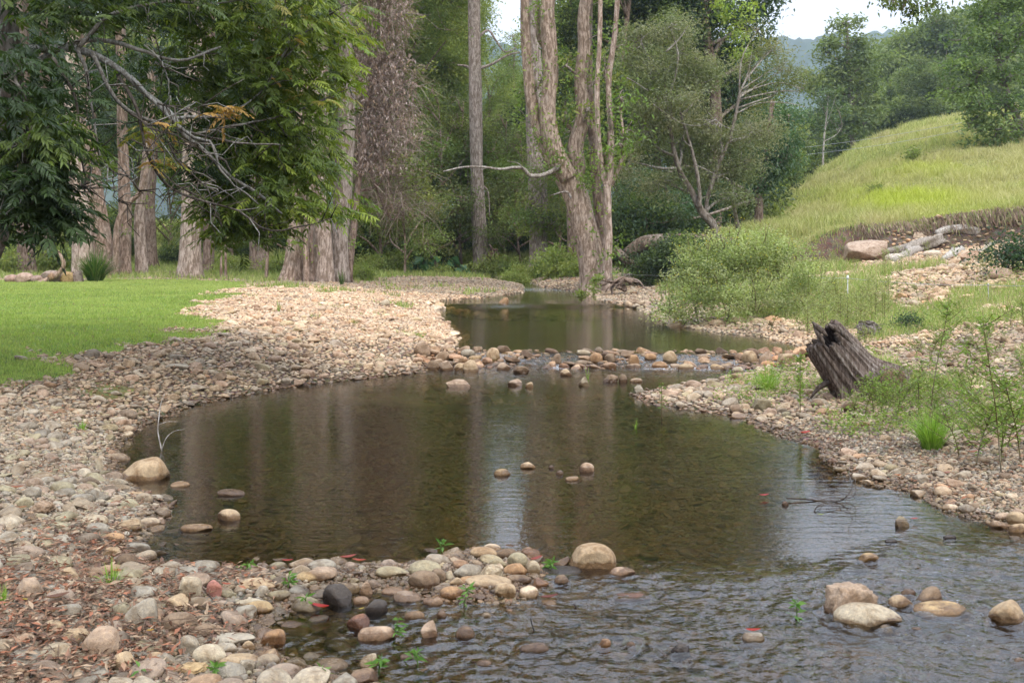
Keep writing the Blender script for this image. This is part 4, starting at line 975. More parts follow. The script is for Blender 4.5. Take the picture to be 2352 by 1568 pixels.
spread(hd, [(1835,106,.6),(1880,122,.72),(1800,92,.52),(1760,84,.6),(1925,126,.8),(1965,130,.72),(1860,126,.85),(1700,76,.55),(1660,70,.6),(1810,112,.8),(1760,100,.9),(1620,66,.7),(1640,78,.9),(1995,132,.5),(2020,136,.4)])
d = 72
tree('spreading_tree', 'large spreading tree with layered branches at the right edge of the hill',
 [(stempath([(2372,None),(2356,400),(2345,300),(2310,210),(2290,120),(2300,-100)], d), .6, .25, .6), ([tuple(at(x,y,d)) for x, y in [(2350,340),(2310,270),(2270,230),(2230,180)]], .3,.12), ([tuple(at(x,y,d)) for x, y in [(2345,300),(2380,200),(2370,60)]], .3,.12)],
 [pb_(*q, d+k) for q, k in [((2250,30,55,35),0),((2310,0,60,45),0),((2230,90,50,28),0),((2290,90,60,35),-1),((2345,80,50,45),-1),((2190,150,45,26),0),((2250,160,55,30),-1),((2320,170,55,35),-1),((2190,205,42,24),0),((2245,230,55,30),-1),((2310,240,50,35),-1),((2225,285,45,26),0),((2290,300,50,32),-1),((2345,290,40,40),-1),((2240,340,42,22),0),((2310,355,50,30),-1.5),((2350,390,45,28),-1.5),((2280,-90,90,60),0),((2370,-60,80,70),0),((2330,-200,100,70),0)]],
 [(.13,.19,.055),(.17,.23,.065),(.10,.15,.05),(.20,.26,.10)], barkc=BARKG, twigc=(.33,.29,.25), seed=133, crownkw=dict(dens=.95, L=.3, W=.13, sig=.48, per=25, sub=7, limb=.13, droop=.15))
d = 60
o = MB(); x0, y0, z0 = ground(2300, 470)
for pts, w in [([(2262,462),(2272,440),(2300,428),(2330,412),(2370,392)], .06),([(2300,428),(2320,432),(2352,424)],.03),([(2298,430),(2300,448)],.02),([(2330,412),(2352,418)],.03)]:
    tube(o, curve([at(x, y, d) for x, y in pts], 12), np.linspace(w, w*.35, 12)[::-1] if w > .05 else np.linspace(w, w*.4, 12), 6, (.45,.42,.38))
o.build('fallen_branch', M['deadwood'], origin=at(2300,430,d), label='bare bleached branch fallen below the large spreading tree', cat='branch')
# small shrubs on the hill
sh3 = shrubproto('hill_shrub', 'little round bush growing alone on the grassy hill', None, 1.0, 1.3, MIDG, 305, L=.2, W=.1, nb=4)
x, y, z = ground(2095, 372); sh3.location = (x, y, z-.05)
q = copytree(sh3, (0,0,0), 1.0, .6, 'tiny dark bush low on the grassy hill'); x, y, z = ground(2006, 446); q.location = (x, y, z)
# leafy branch hanging into the top of the picture
d = 13
root = empty('hanging_branch', at(2080,-420,d), 'leafy dark branch hanging into the sky at the top right', 'branch'); tb, lb = MB(), MB()
for pts, w in [([(2160,-420),(2120,-200),(2090,-70),(2080,0),(2070,25)], .05),([(2100,-100),(2050,-40),(2020,-8)],.02),([(2090,-60),(2130,-20),(2148,5)],.02)]:
    tube(tb, curve([at(x, y, d) for x, y in pts], 12), np.linspace(w, w*.15, 12), 5, BARKD)
crown(lb, tb, [pb_(*q, d) for q in [(2030,-8,26,12),(2070,12,20,24),(2100,18,22,20),(2135,8,20,20),(2050,5,18,12),(2090,-40,70,30),(2120,-160,90,80)]], None, DARK+GREEN, dens=.62, L=.055, W=.026, sig=.085, per=26, limb=.012, sub=8, twr=.003, droop=.8)
tb.build('limb', M['bark'], root); lb.build('foliage', M['leaf'], root, smooth=False)
# ------------------------------------------------------------------ distant wooded ridge
def ridge(name, y0, prof, seed, col):
    xs = np.linspace(-1.1*y0, 1.1*y0, 700); vs_ = np.linspace(0, 1, 30); X, V = np.meshgrid(xs, vs_)
    px = CX+X/y0*F; top = np.interp(px, [p[0] for p in prof], [p[1] for p in prof]); Zt = CZ+(HY-top)/F*y0
    nz = (fbm(X/60, V*6, seed)-.5)*26+(fbm(X/9, V*30, seed+3, 3)-.5)*15
    Z = Zt*np.sin(V*math.pi/2)**.9+nz*V**.3; Y = y0-260*(1-V)+(fbm(X/80, V*4, seed+9)-.5)*90
    b = MB(); nr, ncl = X.shape; i = np.arange(nr*ncl).reshape(nr, ncl); f = np.stack([i[:-1,:-1], i[:-1,1:], i[1:,1:], i[1:,:-1]], -1).reshape(-1,4)
    n = fbm(X/14, V*40, seed+5)
    b.add(np.stack([X,Y,Z],-1), f4=f, c=(np.array(col)*(.55+.9*n[...,None])).reshape(-1,3))
    # far side so that the ridge is a solid hill
    b.add(np.stack([np.stack([xs, np.full(700,y0+10.), Z[-1]],-1), np.stack([xs, np.full(700,y0+500.), xs*0-20],-1)]), f4=np.stack([np.arange(699), np.arange(1,700), np.arange(1,700)+700, np.arange(699)+700], -1), c=col)
    return b.build(name, M['dead_leaf'], kind='structure')
ridge('hill_range', 1300, [(-2500,120),(0,105),(900,100),(1130,92),(1165,112),(1200,118),(1500,110),(1700,115),(1850,96),(1950,90),(2030,82),(2120,74),(2200,64),(2350,60),(4500,60)], 400, (.055,.075,.035))
# ------------------------------------------------------------------ foreground overhanging tree
def fronds(b, C, D, L, pal, rs, npair=8, ll=.09, lw=.022, hang=.45):
    """pinnate leaves: C base points, D directions"""
    n = len(C)
    if n == 0: return
    L = np.broadcast_to(np.asarray(L,float),(n,)); col = pick(pal, n, rs, .2)
    t = np.linspace(.18, 1, npair); side = unit(np.cross(D, [0,0,1.0])+rs.normal(size=(n,3))*.25)
    for k in range(npair):
        base = C+D*(L*t[k])[:,None]; base[:,2] -= .35*L*t[k]**2
        for s in (-1, 1):
            dr = side*s*(1-.45*t[k])+D*(.35+.5*t[k])[None] if False else side*s*(1-.45*t[k])+D*(.35+.5*t[k])
            dr = dr+np.array([0,0,-hang])+rs.normal(size=(n,3))*.14
            dr = unit(dr); q = ll*rs.uniform(.8,1.15,n)*(1-.25*abs(t[k]-.55)); nn = unit(np.cross(dr, side*s)+rs.normal(size=(n,3))*.35); w = lw*rs.uniform(.85,1.15,n)
            sd_ = unit(np.cross(dr, nn)); a = base; e = base+dr*q[:,None]; e[:,2] -= q*.18
            p1 = base+dr*(q*.33)[:,None]; p2 = base+dr*(q*.68)[:,None]; p2[:,2] -= q*.04
            v = np.stack([a, p1+sd_*(w*.5)[:,None], p2+sd_*(w*.4)[:,None], e, p2-sd_*(w*.4)[:,None], p1-sd_*(w*.5)[:,None], p1-nn*(w*.18)[:,None], p2-nn*(w*.16)[:,None]],1).reshape(-1,3)
            i = np.arange(n)[:,None]*8
            f3 = np.concatenate([i+np.array(z) for z in ((0,1,6),(0,6,5),(2,3,7),(7,3,4))]); f4 = np.concatenate([i+np.array(z) for z in ((1,2,7,6),(6,7,4,5))])
            b.add(v, f3=f3, f4=f4, c=np.repeat(col*rs.uniform(.88,1.12,(n,1)), 8, 0))
def front_tree():
    rs = np.random.default_rng(5); base = at(-150, 0, 11.5); base[2] = H1(base[0], 11.5)-.1
    root = empty('overhanging_tree', base, 'big leafy tree at the left edge whose branches with glossy feather leaves overhang the lawn', 'tree')
    tb, wb, lb = MB(), MB(), MB()
    Q = trunk(tb, [tuple(base), tuple(at(-60,620,11.5)), tuple(at(-8,500,11.5)), tuple(at(6,400,11.5)), tuple(at(5,300,11.4)), tuple(at(20,180,11.3)), tuple(at(0,0,11.2)), tuple(at(-30,-300,11.2))], .36, .24, c=(.30,.27,.25), seed=3, flare=.5)
    tb.build('trunk', M['bark'], root)
    LC = (.30,.30,.28); DC = (.10,.085,.07); MC = (.20,.19,.17)
    br = [ # points (x,y,d), width P, colour
     ([(10,190,11.3),(120,120,11.4),(210,85,11.5),(330,105,11.6),(420,130,11.7),(520,100,11.8)], 15, LC),
     ([(60,110,11.3),(180,110,11.4),(270,150,11.4),(340,215,11.5),(400,270,11.6),(425,310,11.7),(470,345,11.8),(530,410,12),(600,455,12.1),(655,500,12.2)], 17, LC),
     ([(300,175,11.4),(360,235,11.3),(430,300,11.3),(480,320,11.4),(500,380,11.5),(540,430,11.7),(590,470,11.9)], 9, LC),
     ([(210,120,11.2),(250,200,11.1),(300,260,11.2),(390,290,11.4),(450,310,11.5),(560,330,11.8),(640,330,12)], 10, MC),
     ([(180,110,11),(200,180,10.9),(215,280,10.9),(240,370,11),(300,400,11.2),(330,440,11.4)], 8, MC),
     ([(120,130,10.8),(170,220,10.7),(180,330,10.7),(190,420,10.7),(178,445,10.7)], 7, DC),
     ([(225,330,10.9),(205,400,10.8),(155,472,10.7)], 7, DC),
     ([(270,170,11.4),(320,260,11.2),(335,330,11.2),(370,395,11.3),(440,440,11.4),(540,470,11.7),(620,520,12),(700,515,12.2),(760,500,12.3)], 8, DC),
     ([(470,345,11.8),(520,380,12.1),(545,440,12.2),(580,510,12.3),(640,550,12.4)], 6, MC),
     ([(400,270,11.6),(480,265,11.9),(540,250,12.1),(600,210,12.3),(640,150,12.4),(700,90,12.5)], 8, LC),
     ([(425,310,11.7),(520,290,12),(620,270,12.3),(700,240,12.6),(790,200,12.7)], 7, MC),
     ([(640,150,12.4),(668,100,12.4),(660,50,12.4),(665,0,12.4),(690,-60,12.5)], 6, LC), ([(668,100,12.4),(720,60,12.6),(760,20,12.7)], 5, LC),
     ([(330,105,11.6),(380,170,11.4),(385,260,11.4)], 4, LC), ([(360,235,11.3),(410,250,11.2),(460,240,11.3)], 4, DC),
     ([(300,260,11.2),(345,300,11.1),(420,330,11.2),(480,370,11.4)], 5, DC),
     ([(240,370,11),(260,390,11),(262,450,11.1),(290,470,11.2)], 3.5, DC), ([(370,395,11.3),(400,430,11.2),(430,425,11.2)], 4, DC),
     ([(390,330,11.3),(420,390,11.3),(470,430,11.5),(500,500,11.6)], 5, DC), ([(300,320,11.2),(350,350,11.2),(420,350,11.3),(500,300,11.6)], 4, DC),
     ([(180,110,11),(260,40,11.3),(380,10,11.6),(500,20,11.9),(620,0,12.2)], 10, MC), ([(120,0,11.2),(300,-80,11.4),(520,-120,11.9),(760,-60,12.4)], 12, MC),
     ([(0,150,11),(-60,240,10.6),(-60,360,10.4),(20,420,10.3),(80,470,10.3)], 8, DC), ([(30,160,11),(60,240,10.5),(50,330,10.3),(70,430,10.2)], 8, DC),
     ([(0,-200,11.2),(250,-280,11.4),(500,-300,12),(700,-260,12.4)], 14, MC)]
    pts = []
    for P, w, c in br:
        C3 = curve([at(x, y, d-.45) for x, y, d in P], 26); C3 += np.cumsum(rs.normal(size=C3.shape)*.006, 0)
        tube(wb, C3, np.linspace(w/2/F*11.5, w*.16/F*11.5, 26), 7, c, .18, rs.integers(99)); pts += list(C3[4:])
    pts = np.array(pts)
    for k in range(330):                           # fine crooked twigs
        p = pts[rs.integers(len(pts))]; d = unit(rs.normal(size=3)+np.array([.5,0,-.35])); L = rs.uniform(.12,.5)
        m = p+d*L*.5+rs.normal(size=3)*.03; e = m+unit(d+rs.normal(size=3)*.6)*L*.5; tube(wb, np.array([p,m,e]), [.007,.005,.003], 4, (.09,.075,.06) if rs.random() < .6 else LC)
    wb.build('branches', M['twig'], root)
    DG = [(.035,.06,.018),(.045,.075,.022),(.026,.048,.016)]; MG = [(.088,.125,.024),(.105,.145,.027),(.07,.105,.022)]; BG = [(.185,.24,.038),(.15,.21,.033),(.23,.28,.045),(.125,.18,.03)]  # dark left and inside, bright right edges: light and shade partly put into colour
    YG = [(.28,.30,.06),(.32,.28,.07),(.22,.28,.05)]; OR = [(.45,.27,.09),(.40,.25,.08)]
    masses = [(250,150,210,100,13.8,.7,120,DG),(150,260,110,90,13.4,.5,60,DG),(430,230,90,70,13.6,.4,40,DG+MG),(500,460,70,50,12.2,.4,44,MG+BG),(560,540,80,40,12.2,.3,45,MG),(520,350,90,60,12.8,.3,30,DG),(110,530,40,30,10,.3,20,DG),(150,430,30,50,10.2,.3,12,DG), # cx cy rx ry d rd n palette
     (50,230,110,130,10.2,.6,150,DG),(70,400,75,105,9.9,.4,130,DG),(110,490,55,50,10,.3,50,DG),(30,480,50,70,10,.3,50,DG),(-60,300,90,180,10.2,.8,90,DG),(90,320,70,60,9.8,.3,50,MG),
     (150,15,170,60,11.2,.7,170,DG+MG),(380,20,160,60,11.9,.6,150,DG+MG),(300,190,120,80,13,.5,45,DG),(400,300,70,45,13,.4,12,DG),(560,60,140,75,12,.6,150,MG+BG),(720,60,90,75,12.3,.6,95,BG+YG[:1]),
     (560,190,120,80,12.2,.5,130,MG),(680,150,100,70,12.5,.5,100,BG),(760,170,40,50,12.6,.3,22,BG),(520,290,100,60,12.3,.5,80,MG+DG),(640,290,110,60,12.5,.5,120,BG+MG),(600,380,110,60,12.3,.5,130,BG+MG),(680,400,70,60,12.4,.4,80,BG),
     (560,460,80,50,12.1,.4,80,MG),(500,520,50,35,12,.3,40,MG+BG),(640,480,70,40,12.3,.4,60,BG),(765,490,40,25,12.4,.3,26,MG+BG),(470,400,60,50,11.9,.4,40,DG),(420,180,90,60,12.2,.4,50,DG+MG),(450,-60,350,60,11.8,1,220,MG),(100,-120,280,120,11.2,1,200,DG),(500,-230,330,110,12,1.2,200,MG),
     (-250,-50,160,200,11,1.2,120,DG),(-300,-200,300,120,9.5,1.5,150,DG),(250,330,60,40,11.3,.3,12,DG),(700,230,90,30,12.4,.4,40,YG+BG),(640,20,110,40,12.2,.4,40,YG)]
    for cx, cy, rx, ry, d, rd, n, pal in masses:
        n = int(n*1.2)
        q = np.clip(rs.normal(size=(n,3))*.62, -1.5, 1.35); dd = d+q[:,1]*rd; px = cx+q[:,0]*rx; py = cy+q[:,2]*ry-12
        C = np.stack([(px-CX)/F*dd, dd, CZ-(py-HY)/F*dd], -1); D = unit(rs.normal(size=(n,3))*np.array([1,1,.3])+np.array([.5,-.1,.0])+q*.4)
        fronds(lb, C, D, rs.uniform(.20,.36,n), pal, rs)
    lb.build('foliage', M['gloss_leaf'], root, smooth=False)
    ob = MB()
    for cx, cy, rx, ry, d, n, pal in [(512,258,34,12,11.1,14,OR),(355,300,42,22,10.9,16,YG+OR[:1]),(362,372,32,9,10.9,10,OR+YG),(700,215,50,12,12,8,YG),(640,120,60,60,12,5,OR)]:
        q = rs.uniform(-1,1,(n,3)); dd = d+q[:,1]*.15; px = cx+q[:,0]*rx; py = cy+q[:,2]*ry
        fronds(ob, np.stack([(px-CX)/F*dd, dd, CZ-(py-HY)/F*dd], -1), unit(rs.normal(size=(n,3))*np.array([1,.6,.3])+[.3,0,0]), .2, pal, rs, ll=.06, lw=.02)
    tag(ob.build('young_leaves', M['gloss_leaf'], root, smooth=False), 'orange and yellow young leaf sprays')
front_tree()
# ------------------------------------------------------------------ shrub, weeds, tufts
def arcblades(b, base, n, h, spreadr, w, pal, rs, r0=.05, seg=4, droop=1.0, var=.2):
    a = rs.uniform(0, 2*math.pi, n); o = np.stack([np.cos(a), np.sin(a), 0*a], -1); lean = rs.uniform(.1,1,n); L = h*rs.uniform(.6,1.15,n)
    p0 = np.asarray(base)+o*(rs.random(n)*r0)[:,None]; col = pick(pal, n, rs, var)
    side = np.stack([-np.sin(a+rs.normal(size=n)*.5), np.cos(a), 0*a], -1); rows = []
    for k in range(seg+1):
        t = k/seg; out = lean*spreadr*t**1.3; up = L*(t-.38*droop*lean*t*t*1.0)
        c = p0+o*out[:,None]+np.array([0,0,1.])*up[:,None]; ww = w*(1-t**1.6)*.5+.0004
        rows.append(c-side*ww); rows.append(c+side*ww)
    v = np.stack(rows, 1); m = 2*(seg+1); i = np.arange(n)[:,None]*m
    f = np.concatenate([i+np.array([2*k, 2*k+1, 2*k+3, 2*k+2]) for k in range(seg)])
    b.add(v.reshape(-1,3), f4=f, c=np.repeat(col, m, 0))
LIME = [(.20,.32,.05),(.16,.28,.045),(.25,.36,.07)]; STRAP = [(.06,.12,.025),(.045,.09,.02),(.09,.15,.03),(.13,.17,.05)]; STRAW = [(.36,.30,.15),(.30,.27,.12)]
def tuft(px, py, wpx, hpx, n, pal, label, name='grass_tuft', group=None, bw=.006, seed=0, droop=1.0, cat='grass tuft'):
    rs = np.random.default_rng(seed+700); x, y, z = ground(px, py); b = MB()
    arcblades(b, (0,0,0), n, hpx/F*y*1.2, wpx/2/F*y*1.5, bw*.8, pal, rs, r0=wpx/F*y*.16, droop=droop*1.5)
    v = np.concatenate(b.v); b.v = [v+np.array([x,y,z-.01])]
    return b.build(name, M['grass'], origin=(x,y,z), smooth=False, label=label, cat=cat, group=group)
for i, t in enumerate([
 (2140,1032,120,98,420,LIME,'bright lime green grass tuft on the right shingle bank'),(1762,898,80,52,220,LIME,'lime green grass tuft left of the leaning stump'),
 (255,1350,60,66,60,LIME+MIDG[:2],'sparse grass tuft with one red leaf among the bottom left stones'),(1090,628,52,40,160,STRAP,'dark strappy clump at the foot of the lone grey trunk'),
 (1172,640,50,42,120,STRAP,'strappy clump left of the shaggy grey trunk'),(785,655,24,42,60,STRAP,'strappy clump against the right side of the trunk cluster'),
 (385,583,60,60,260,[(.03,.06,.02),(.04,.08,.02)],'round dark clump behind the pale pair of trunks'),(1235,640,40,30,70,STRAP,'low strappy clump below the shaggy grey trunk'),
 (5,1395,40,50,40,LIME,'grass blades at the very left edge of the stones'),(640,718,16,34,16,LIME+STRAW,'thin green sprout alone on the white shingle'),
 (350,775,50,14,60,LIME+MIDG,'grass patch at the front edge of the lawn beside grey stones'),(810,745,40,14,50,MIDG+STRAW,'faint grass patch on the white shingle ridge'),
 (190,990,40,30,30,LIME,'grass tuft on the left cobbles above the wedge boulder'),(1350,868,20,30,10,LIME,'reedy shoots growing in the weir near the white stone'),
 (1460,985,14,30,8,LIME,'thin reeds standing in the pool near the gravel tongue'),(1985,770,50,60,40,STRAW+MIDG,'tall seeding grass in front of the root stump'),
 (1920,690,60,70,60,STRAW+MIDG,'dry tall grass right of the yellow flowered bush'),(430,640,40,26,26,STRAP,'spiky blades left of the lone broad trunk'),(405,1418,30,24,14,LIME,'few short blades among bottom cobbles'),
]): tuft(*t[:6], t[6], seed=i, bw=.006 if t[1] > 800 else .012)
b_ = tuft(218,647,98,74,420,STRAP,'large strappy green clump beside the fire ring', name='strappy_clump', bw=.03, seed=50, cat='plant')
def bush():
    rs = np.random.default_rng(21); x, y, z = ground(1690, 752); d = y+.9
    root = empty('flowering_bush', (x, d, H1(x, d)-.05), 'large bright green bush with tiny yellow flowers at the edge of the upper pool', 'bush')
    lb, wb, fb = MB(), MB(), MB(); pal = [(.27,.32,.12),(.34,.38,.16),(.20,.25,.09),(.40,.43,.21),(.30,.34,.13)]
    bl = [pb_(*q, d+k, .55) for q, k in [((1585,680,75,52),0),((1640,625,80,72),.1),((1710,595,90,70),.3),((1790,620,90,75),.3),((1700,690,130,52),-.2),((1860,670,70,60),.3),((1540,708,48,32),0),((1600,605,55,45),.3),((1880,715,60,34),.2),((1760,572,65,38),.5),((1665,570,50,35),.3)]]
    roots = [(x+o, d, z) for o in (-.5,0,.5)]
    crown(lb, wb, bl, roots, pal, dens=.62, L=.05, W=.024, sig=.12, rs=rs, sub=10, limb=.012, twr=.003, twigc=(.22,.17,.11), droop=.1, shell=.35)
    for k in range(150):                         # feathery leafy shoots sticking out of the outline
        c, r = bl[rs.integers(len(bl))]; q = unit(rs.normal(size=3)+np.array([-.1,-.3,.9])); p = c+q*np.array(r)*.8; e = p+unit(q*.6+np.array([0,0,.8]))*rs.uniform(.12,.42)
        tube(wb, np.array([p, (p+e)/2, e]), [.005,.004,.002], 4, (.30,.22,.12)); m = 14; t = rs.random((m,1)); leaves(lb, p+(e-p)*t, .04, .02, pick(pal, m, rs), rs=rs, droop=0)
        if rs.random() < .5: leaves(fb, e[None]+rs.normal(size=(3,3))*.02, .022, .02, (.55,.45,.04), rs=rs)
    n = 260; k = rs.integers(len(bl), size=n); q = unit(rs.normal(size=(n,3))+[0,-.6,.2]); C = np.array([bl[i][0] for i in k])+q*np.array([bl[i][1] for i in k])*1.02
    leaves(fb, C, .026, .024, (.55,.46,.05), rs=rs)
    wb.build('stems', M['bark'], root); lb.build('foliage', M['leaf'], root, smooth=False); fb.build('blossoms', M['grass'], root, smooth=False)
bush()
def weed(px, py, ptop, seed, label, lean=0, spread_=.3, nb=10, ll=.07, lw=.018, pal=BRI, stemc=(.17,.14,.06), group=None, nl=90, name='weed_plant', twig=.0035):
    rs = np.random.default_rng(seed+1300); x, y, z = ground(px, py); h = (py-ptop)/F*y
    root = empty(name, (x,y,z), label, 'plant', group); sb, lb = MB(), MB()
    Q = curve([(x,y,z-.02),(x+lean*h*.3,y,z+h*.4),(x+lean*h*.8,y,z+h*.8),(x+lean*h,y,z+h)], 14); tube(sb, Q, np.linspace(twig*1.6, twig*.5, 14), 5, stemc)
    paths = [Q]
    for k in range(nb):
        i = rs.integers(3, 12); a = rs.uniform(0, 6.28); L = h*spread_*rs.uniform(.5,1.3)*(1.2-i/14); p = Q[i]; e = p+np.array([math.cos(a), math.sin(a), .7])*L; m = (p+e)/2+[0,0,-.06*L]
        B = curve([p, m, e], 7); tube(sb, B, np.linspace(twig*.8, twig*.35, 7), 4, stemc); paths.append(B)
    w_ = [len(p)*np.linalg.norm(p[-1]-p[0]) for p in paths]; w_ = np.array(w_)/sum(w_)
    for p, ww in zip(paths, w_):
        m = max(4, int(nl*ww)); t = rs.uniform(.15,1,m)*(len(p)-1.001); i = t.astype(int); f = (t-i)[:,None]; C = p[i]*(1-f)+p[i+1]*f
        dr = rs.normal(size=(m,3)); dr[:,2] = dr[:,2]*.4+.15; leaves(lb, C, ll*rs.uniform(.6,1.2,m), lw, pick(pal, m, rs), dirs=dr, droop=.5, rs=rs)
    sb.build('stem', M['twig'], root); lb.build('leaves', M['leaf'], root, smooth=False); return root
weed(2133,985,690,1,'tall thin weed with wispy side shoots rising right of the stump', lean=.16, nb=16, nl=260, ll=.05, lw=.012, spread_=.28)
weed(2300,1085,720,2,'tall leafy weed at the right edge of the shingle', lean=-.12, nb=14, nl=230, ll=.055, lw=.014, spread_=.35)
weed(2345,1060,860,3,'bushy weed cut by the right frame edge', lean=-.2, nb=22, nl=420, ll=.045, lw=.014, spread_=.65)
weed(2240,1075,930,4,'dense low weed between the lime tuft and the tall leafy weed', lean=.3, nb=22, nl=460, ll=.04, lw=.012, spread_=.75)
weed(1838,960,815,5,'leafy upright weed in front of the leaning stump', nb=10, nl=200, ll=.045, lw=.015, spread_=.35)
weed(2110,960,870,6,'wiry pale weed on the stones right of the stump', nb=12, nl=200, ll=.035, lw=.01, spread_=.6)
weed(1985,905,850,7,'creeper sprawling over the foot of the stump', nb=14, nl=300, ll=.045, lw=.02, spread_=.9)
weed(2020,925,880,8,'low leafy creeper at the right foot of the stump', nb=12, nl=220, ll=.04, lw=.018, spread_=.9)
weed(1520,960,880,9,'slim green plant growing in the water by the gravel tongue', nb=3, nl=34, ll=.05, lw=.014)
weed(1365,700,640,10,'feathery weed at the foot of the great forked tree', nb=12, nl=380, ll=.09, lw=.03, spread_=.7, pal=MIDG)
weed(1335,700,672,11,'lower feathery weed left of the taller one at the forked tree', nb=12, nl=260, ll=.09, lw=.03, spread_=.8, pal=MIDG)
r_ = np.random.default_rng(99)
wp = weed(2200,1000,900,12,'spindly green weed scattered over the right bank', lean=.35, nb=18, nl=240, ll=.036, lw=.01, spread_=.8, group='weeds scattered over the right bank')
for i in range(135):
    px, py = r_.uniform(1760, 2420), r_.uniform(690, 1090)
    if py > 880+ (px-1760)*.38 or (px < 2090 and 720 < py < 930 and px > 1850): continue
    x, y, z = ground(px, py)
    if polydist(creek, x, y)[0] < .25: continue
    s = r_.uniform(.3,.95)*(1+max(0, y-14)*.04); c = copytree(wp, (x, y, z-.01), r_.uniform(0,6.28), s)
wq = weed(1930,760,670,13,'tall feathery weed in the thicket beside the flowering bush', nb=18, nl=300, ll=.045, lw=.014, spread_=.5, pal=[(.27,.32,.12),(.34,.38,.16),(.30,.30,.12)], group='feathery weeds beside the bush')
for i in range(46):
    px = r_.uniform(1850, 2060); py = r_.uniform(690, 800)
    if px > 2000 and py > 740: continue
    x, y, z = ground(px, py)
    if polydist(creek, x, y)[0] < .1: continue
    copytree(wq, (x, y, z-.02), r_.uniform(0,6.28), r_.uniform(.5,.95))
for i in range(34):
    px = r_.uniform(1700, 2330); py = r_.uniform(570, 640); x, y, z = ground(px, py); copytree(wq, (x, y, z-.02), r_.uniform(0,6.28), r_.uniform(.35,.7))
# sprigs of creeper with lance leaves in the near shallows
spr = []
for i, (px, py, hp_, lab) in enumerate([(905,1468,45,'green lance leaved sprig upright in the riffle'),(1065,1392,40,'green sprig leaning over the riffle beside the heap'),(1010,1275,30,'small sprig growing from the top of the stone heap'),(1262,1312,22,'little leafy sprig left of the big tan boulder'),(1830,1430,40,'pale green sprig left of the pitted rock'),
  (700,1400,30,'creeper sprig beside the wet black stone'),(660,1350,26,'creeper sprig above the long olive stone'),(560,1320,26,'wide leaved sprig at the pool edge behind the spit'),(500,1560,26,'creeper sprig at the bottom edge under the layered stone'),(620,1563,24,'creeper sprig at the bottom edge near the water'),(740,1562,28,'creeper sprig at the bottom edge in the water'),(870,1545,30,'creeper sprig behind the white topped stone'),(960,1530,30,'thin upright sprig near the bottom of the riffle'),(2200,1450,0,''),(330,1560,22,'creeper sprig at the bottom left edge')]):
    if not hp_: continue
    weed(px, py, py-hp_, 60+i, lab, lean=r_.uniform(-.3,.5), nb=2, nl=12, ll=.05, lw=.014, pal=[(.09,.19,.035),(.12,.22,.045)], spread_=.5, stemc=(.12,.2,.05), name='creeper_sprig', twig=.0025)
for i, (px, py, s, lab) in enumerate([(945,560,1,'big leaved elephant ear plants under the thicket'),(1000,562,1.1,'elephant ear plant with a pale heart shaped leaf'),(895,565,.9,'darker elephant ear plant near the palm'),(1035,575,.8,'elephant ear plant left of the lone grey trunk')]):
    rs = np.random.default_rng(i+40); x = (px-CX)/F*52; y = 52+rs.uniform(-1,2); z = H1(x, y); b = MB(); n = 16
    a = rs.uniform(0, 6.28, n); C = np.stack([x+np.cos(a)*rs.uniform(.1,.8,n)*s, y+np.sin(a)*.6, z+rs.uniform(.4,1.1,n)*s], -1); dr = np.stack([np.cos(a), np.sin(a)-.4, -.5+0*a], -1)
    leaves(b, C, .62*s, .42*s, pick([(.07,.15,.06),(.10,.19,.09),(.05,.11,.05)], n, rs), dirs=dr, rs=rs, up=1.5, droop=.4)
    for c in C: tube(b, np.array([(x, y, z), (c+[x,y,z])/2+[0,0,.1], c]), .012, 4, (.1,.16,.06))
    b.build('elephant_ear_plant', M['gloss_leaf'], origin=(x,y,z), smooth=False, label=lab, cat='plant')
def palm():
    rs = np.random.default_rng(3); d = 56; x = at(913,560,d)[0]; z = H1(x, d); root = empty('palm', (x,d,z), 'small fan palm with a green stem under the dead brown tree', 'palm'); b, l = MB(), MB()
    top = at(913,480,d); tube(b, curve([(x,d,z-.1),(x,d,(z+top[2])/2),tuple(top)], 10), np.linspace(.17,.12,10), 9, (.16,.17,.10))
    for k in range(13):
        a = k/13*6.28; dr = np.array([math.cos(a), math.sin(a), rs.uniform(-.2,.6)]); m = 18; e = top+dr*.9; tube(b, np.array([top, top+dr*.45+[0,0,.1], e]), .012, 4, (.15,.18,.07))
        D = dr+rs.normal(size=(m,3))*.5; leaves(l, np.tile(e,(m,1)), .8, .06, pick(STRAP, m, rs), dirs=D, droop=.8, rs=rs)
    b.build('trunk', M['bark'], root); l.build('fronds', M['gloss_leaf'], root, smooth=False)
palm()
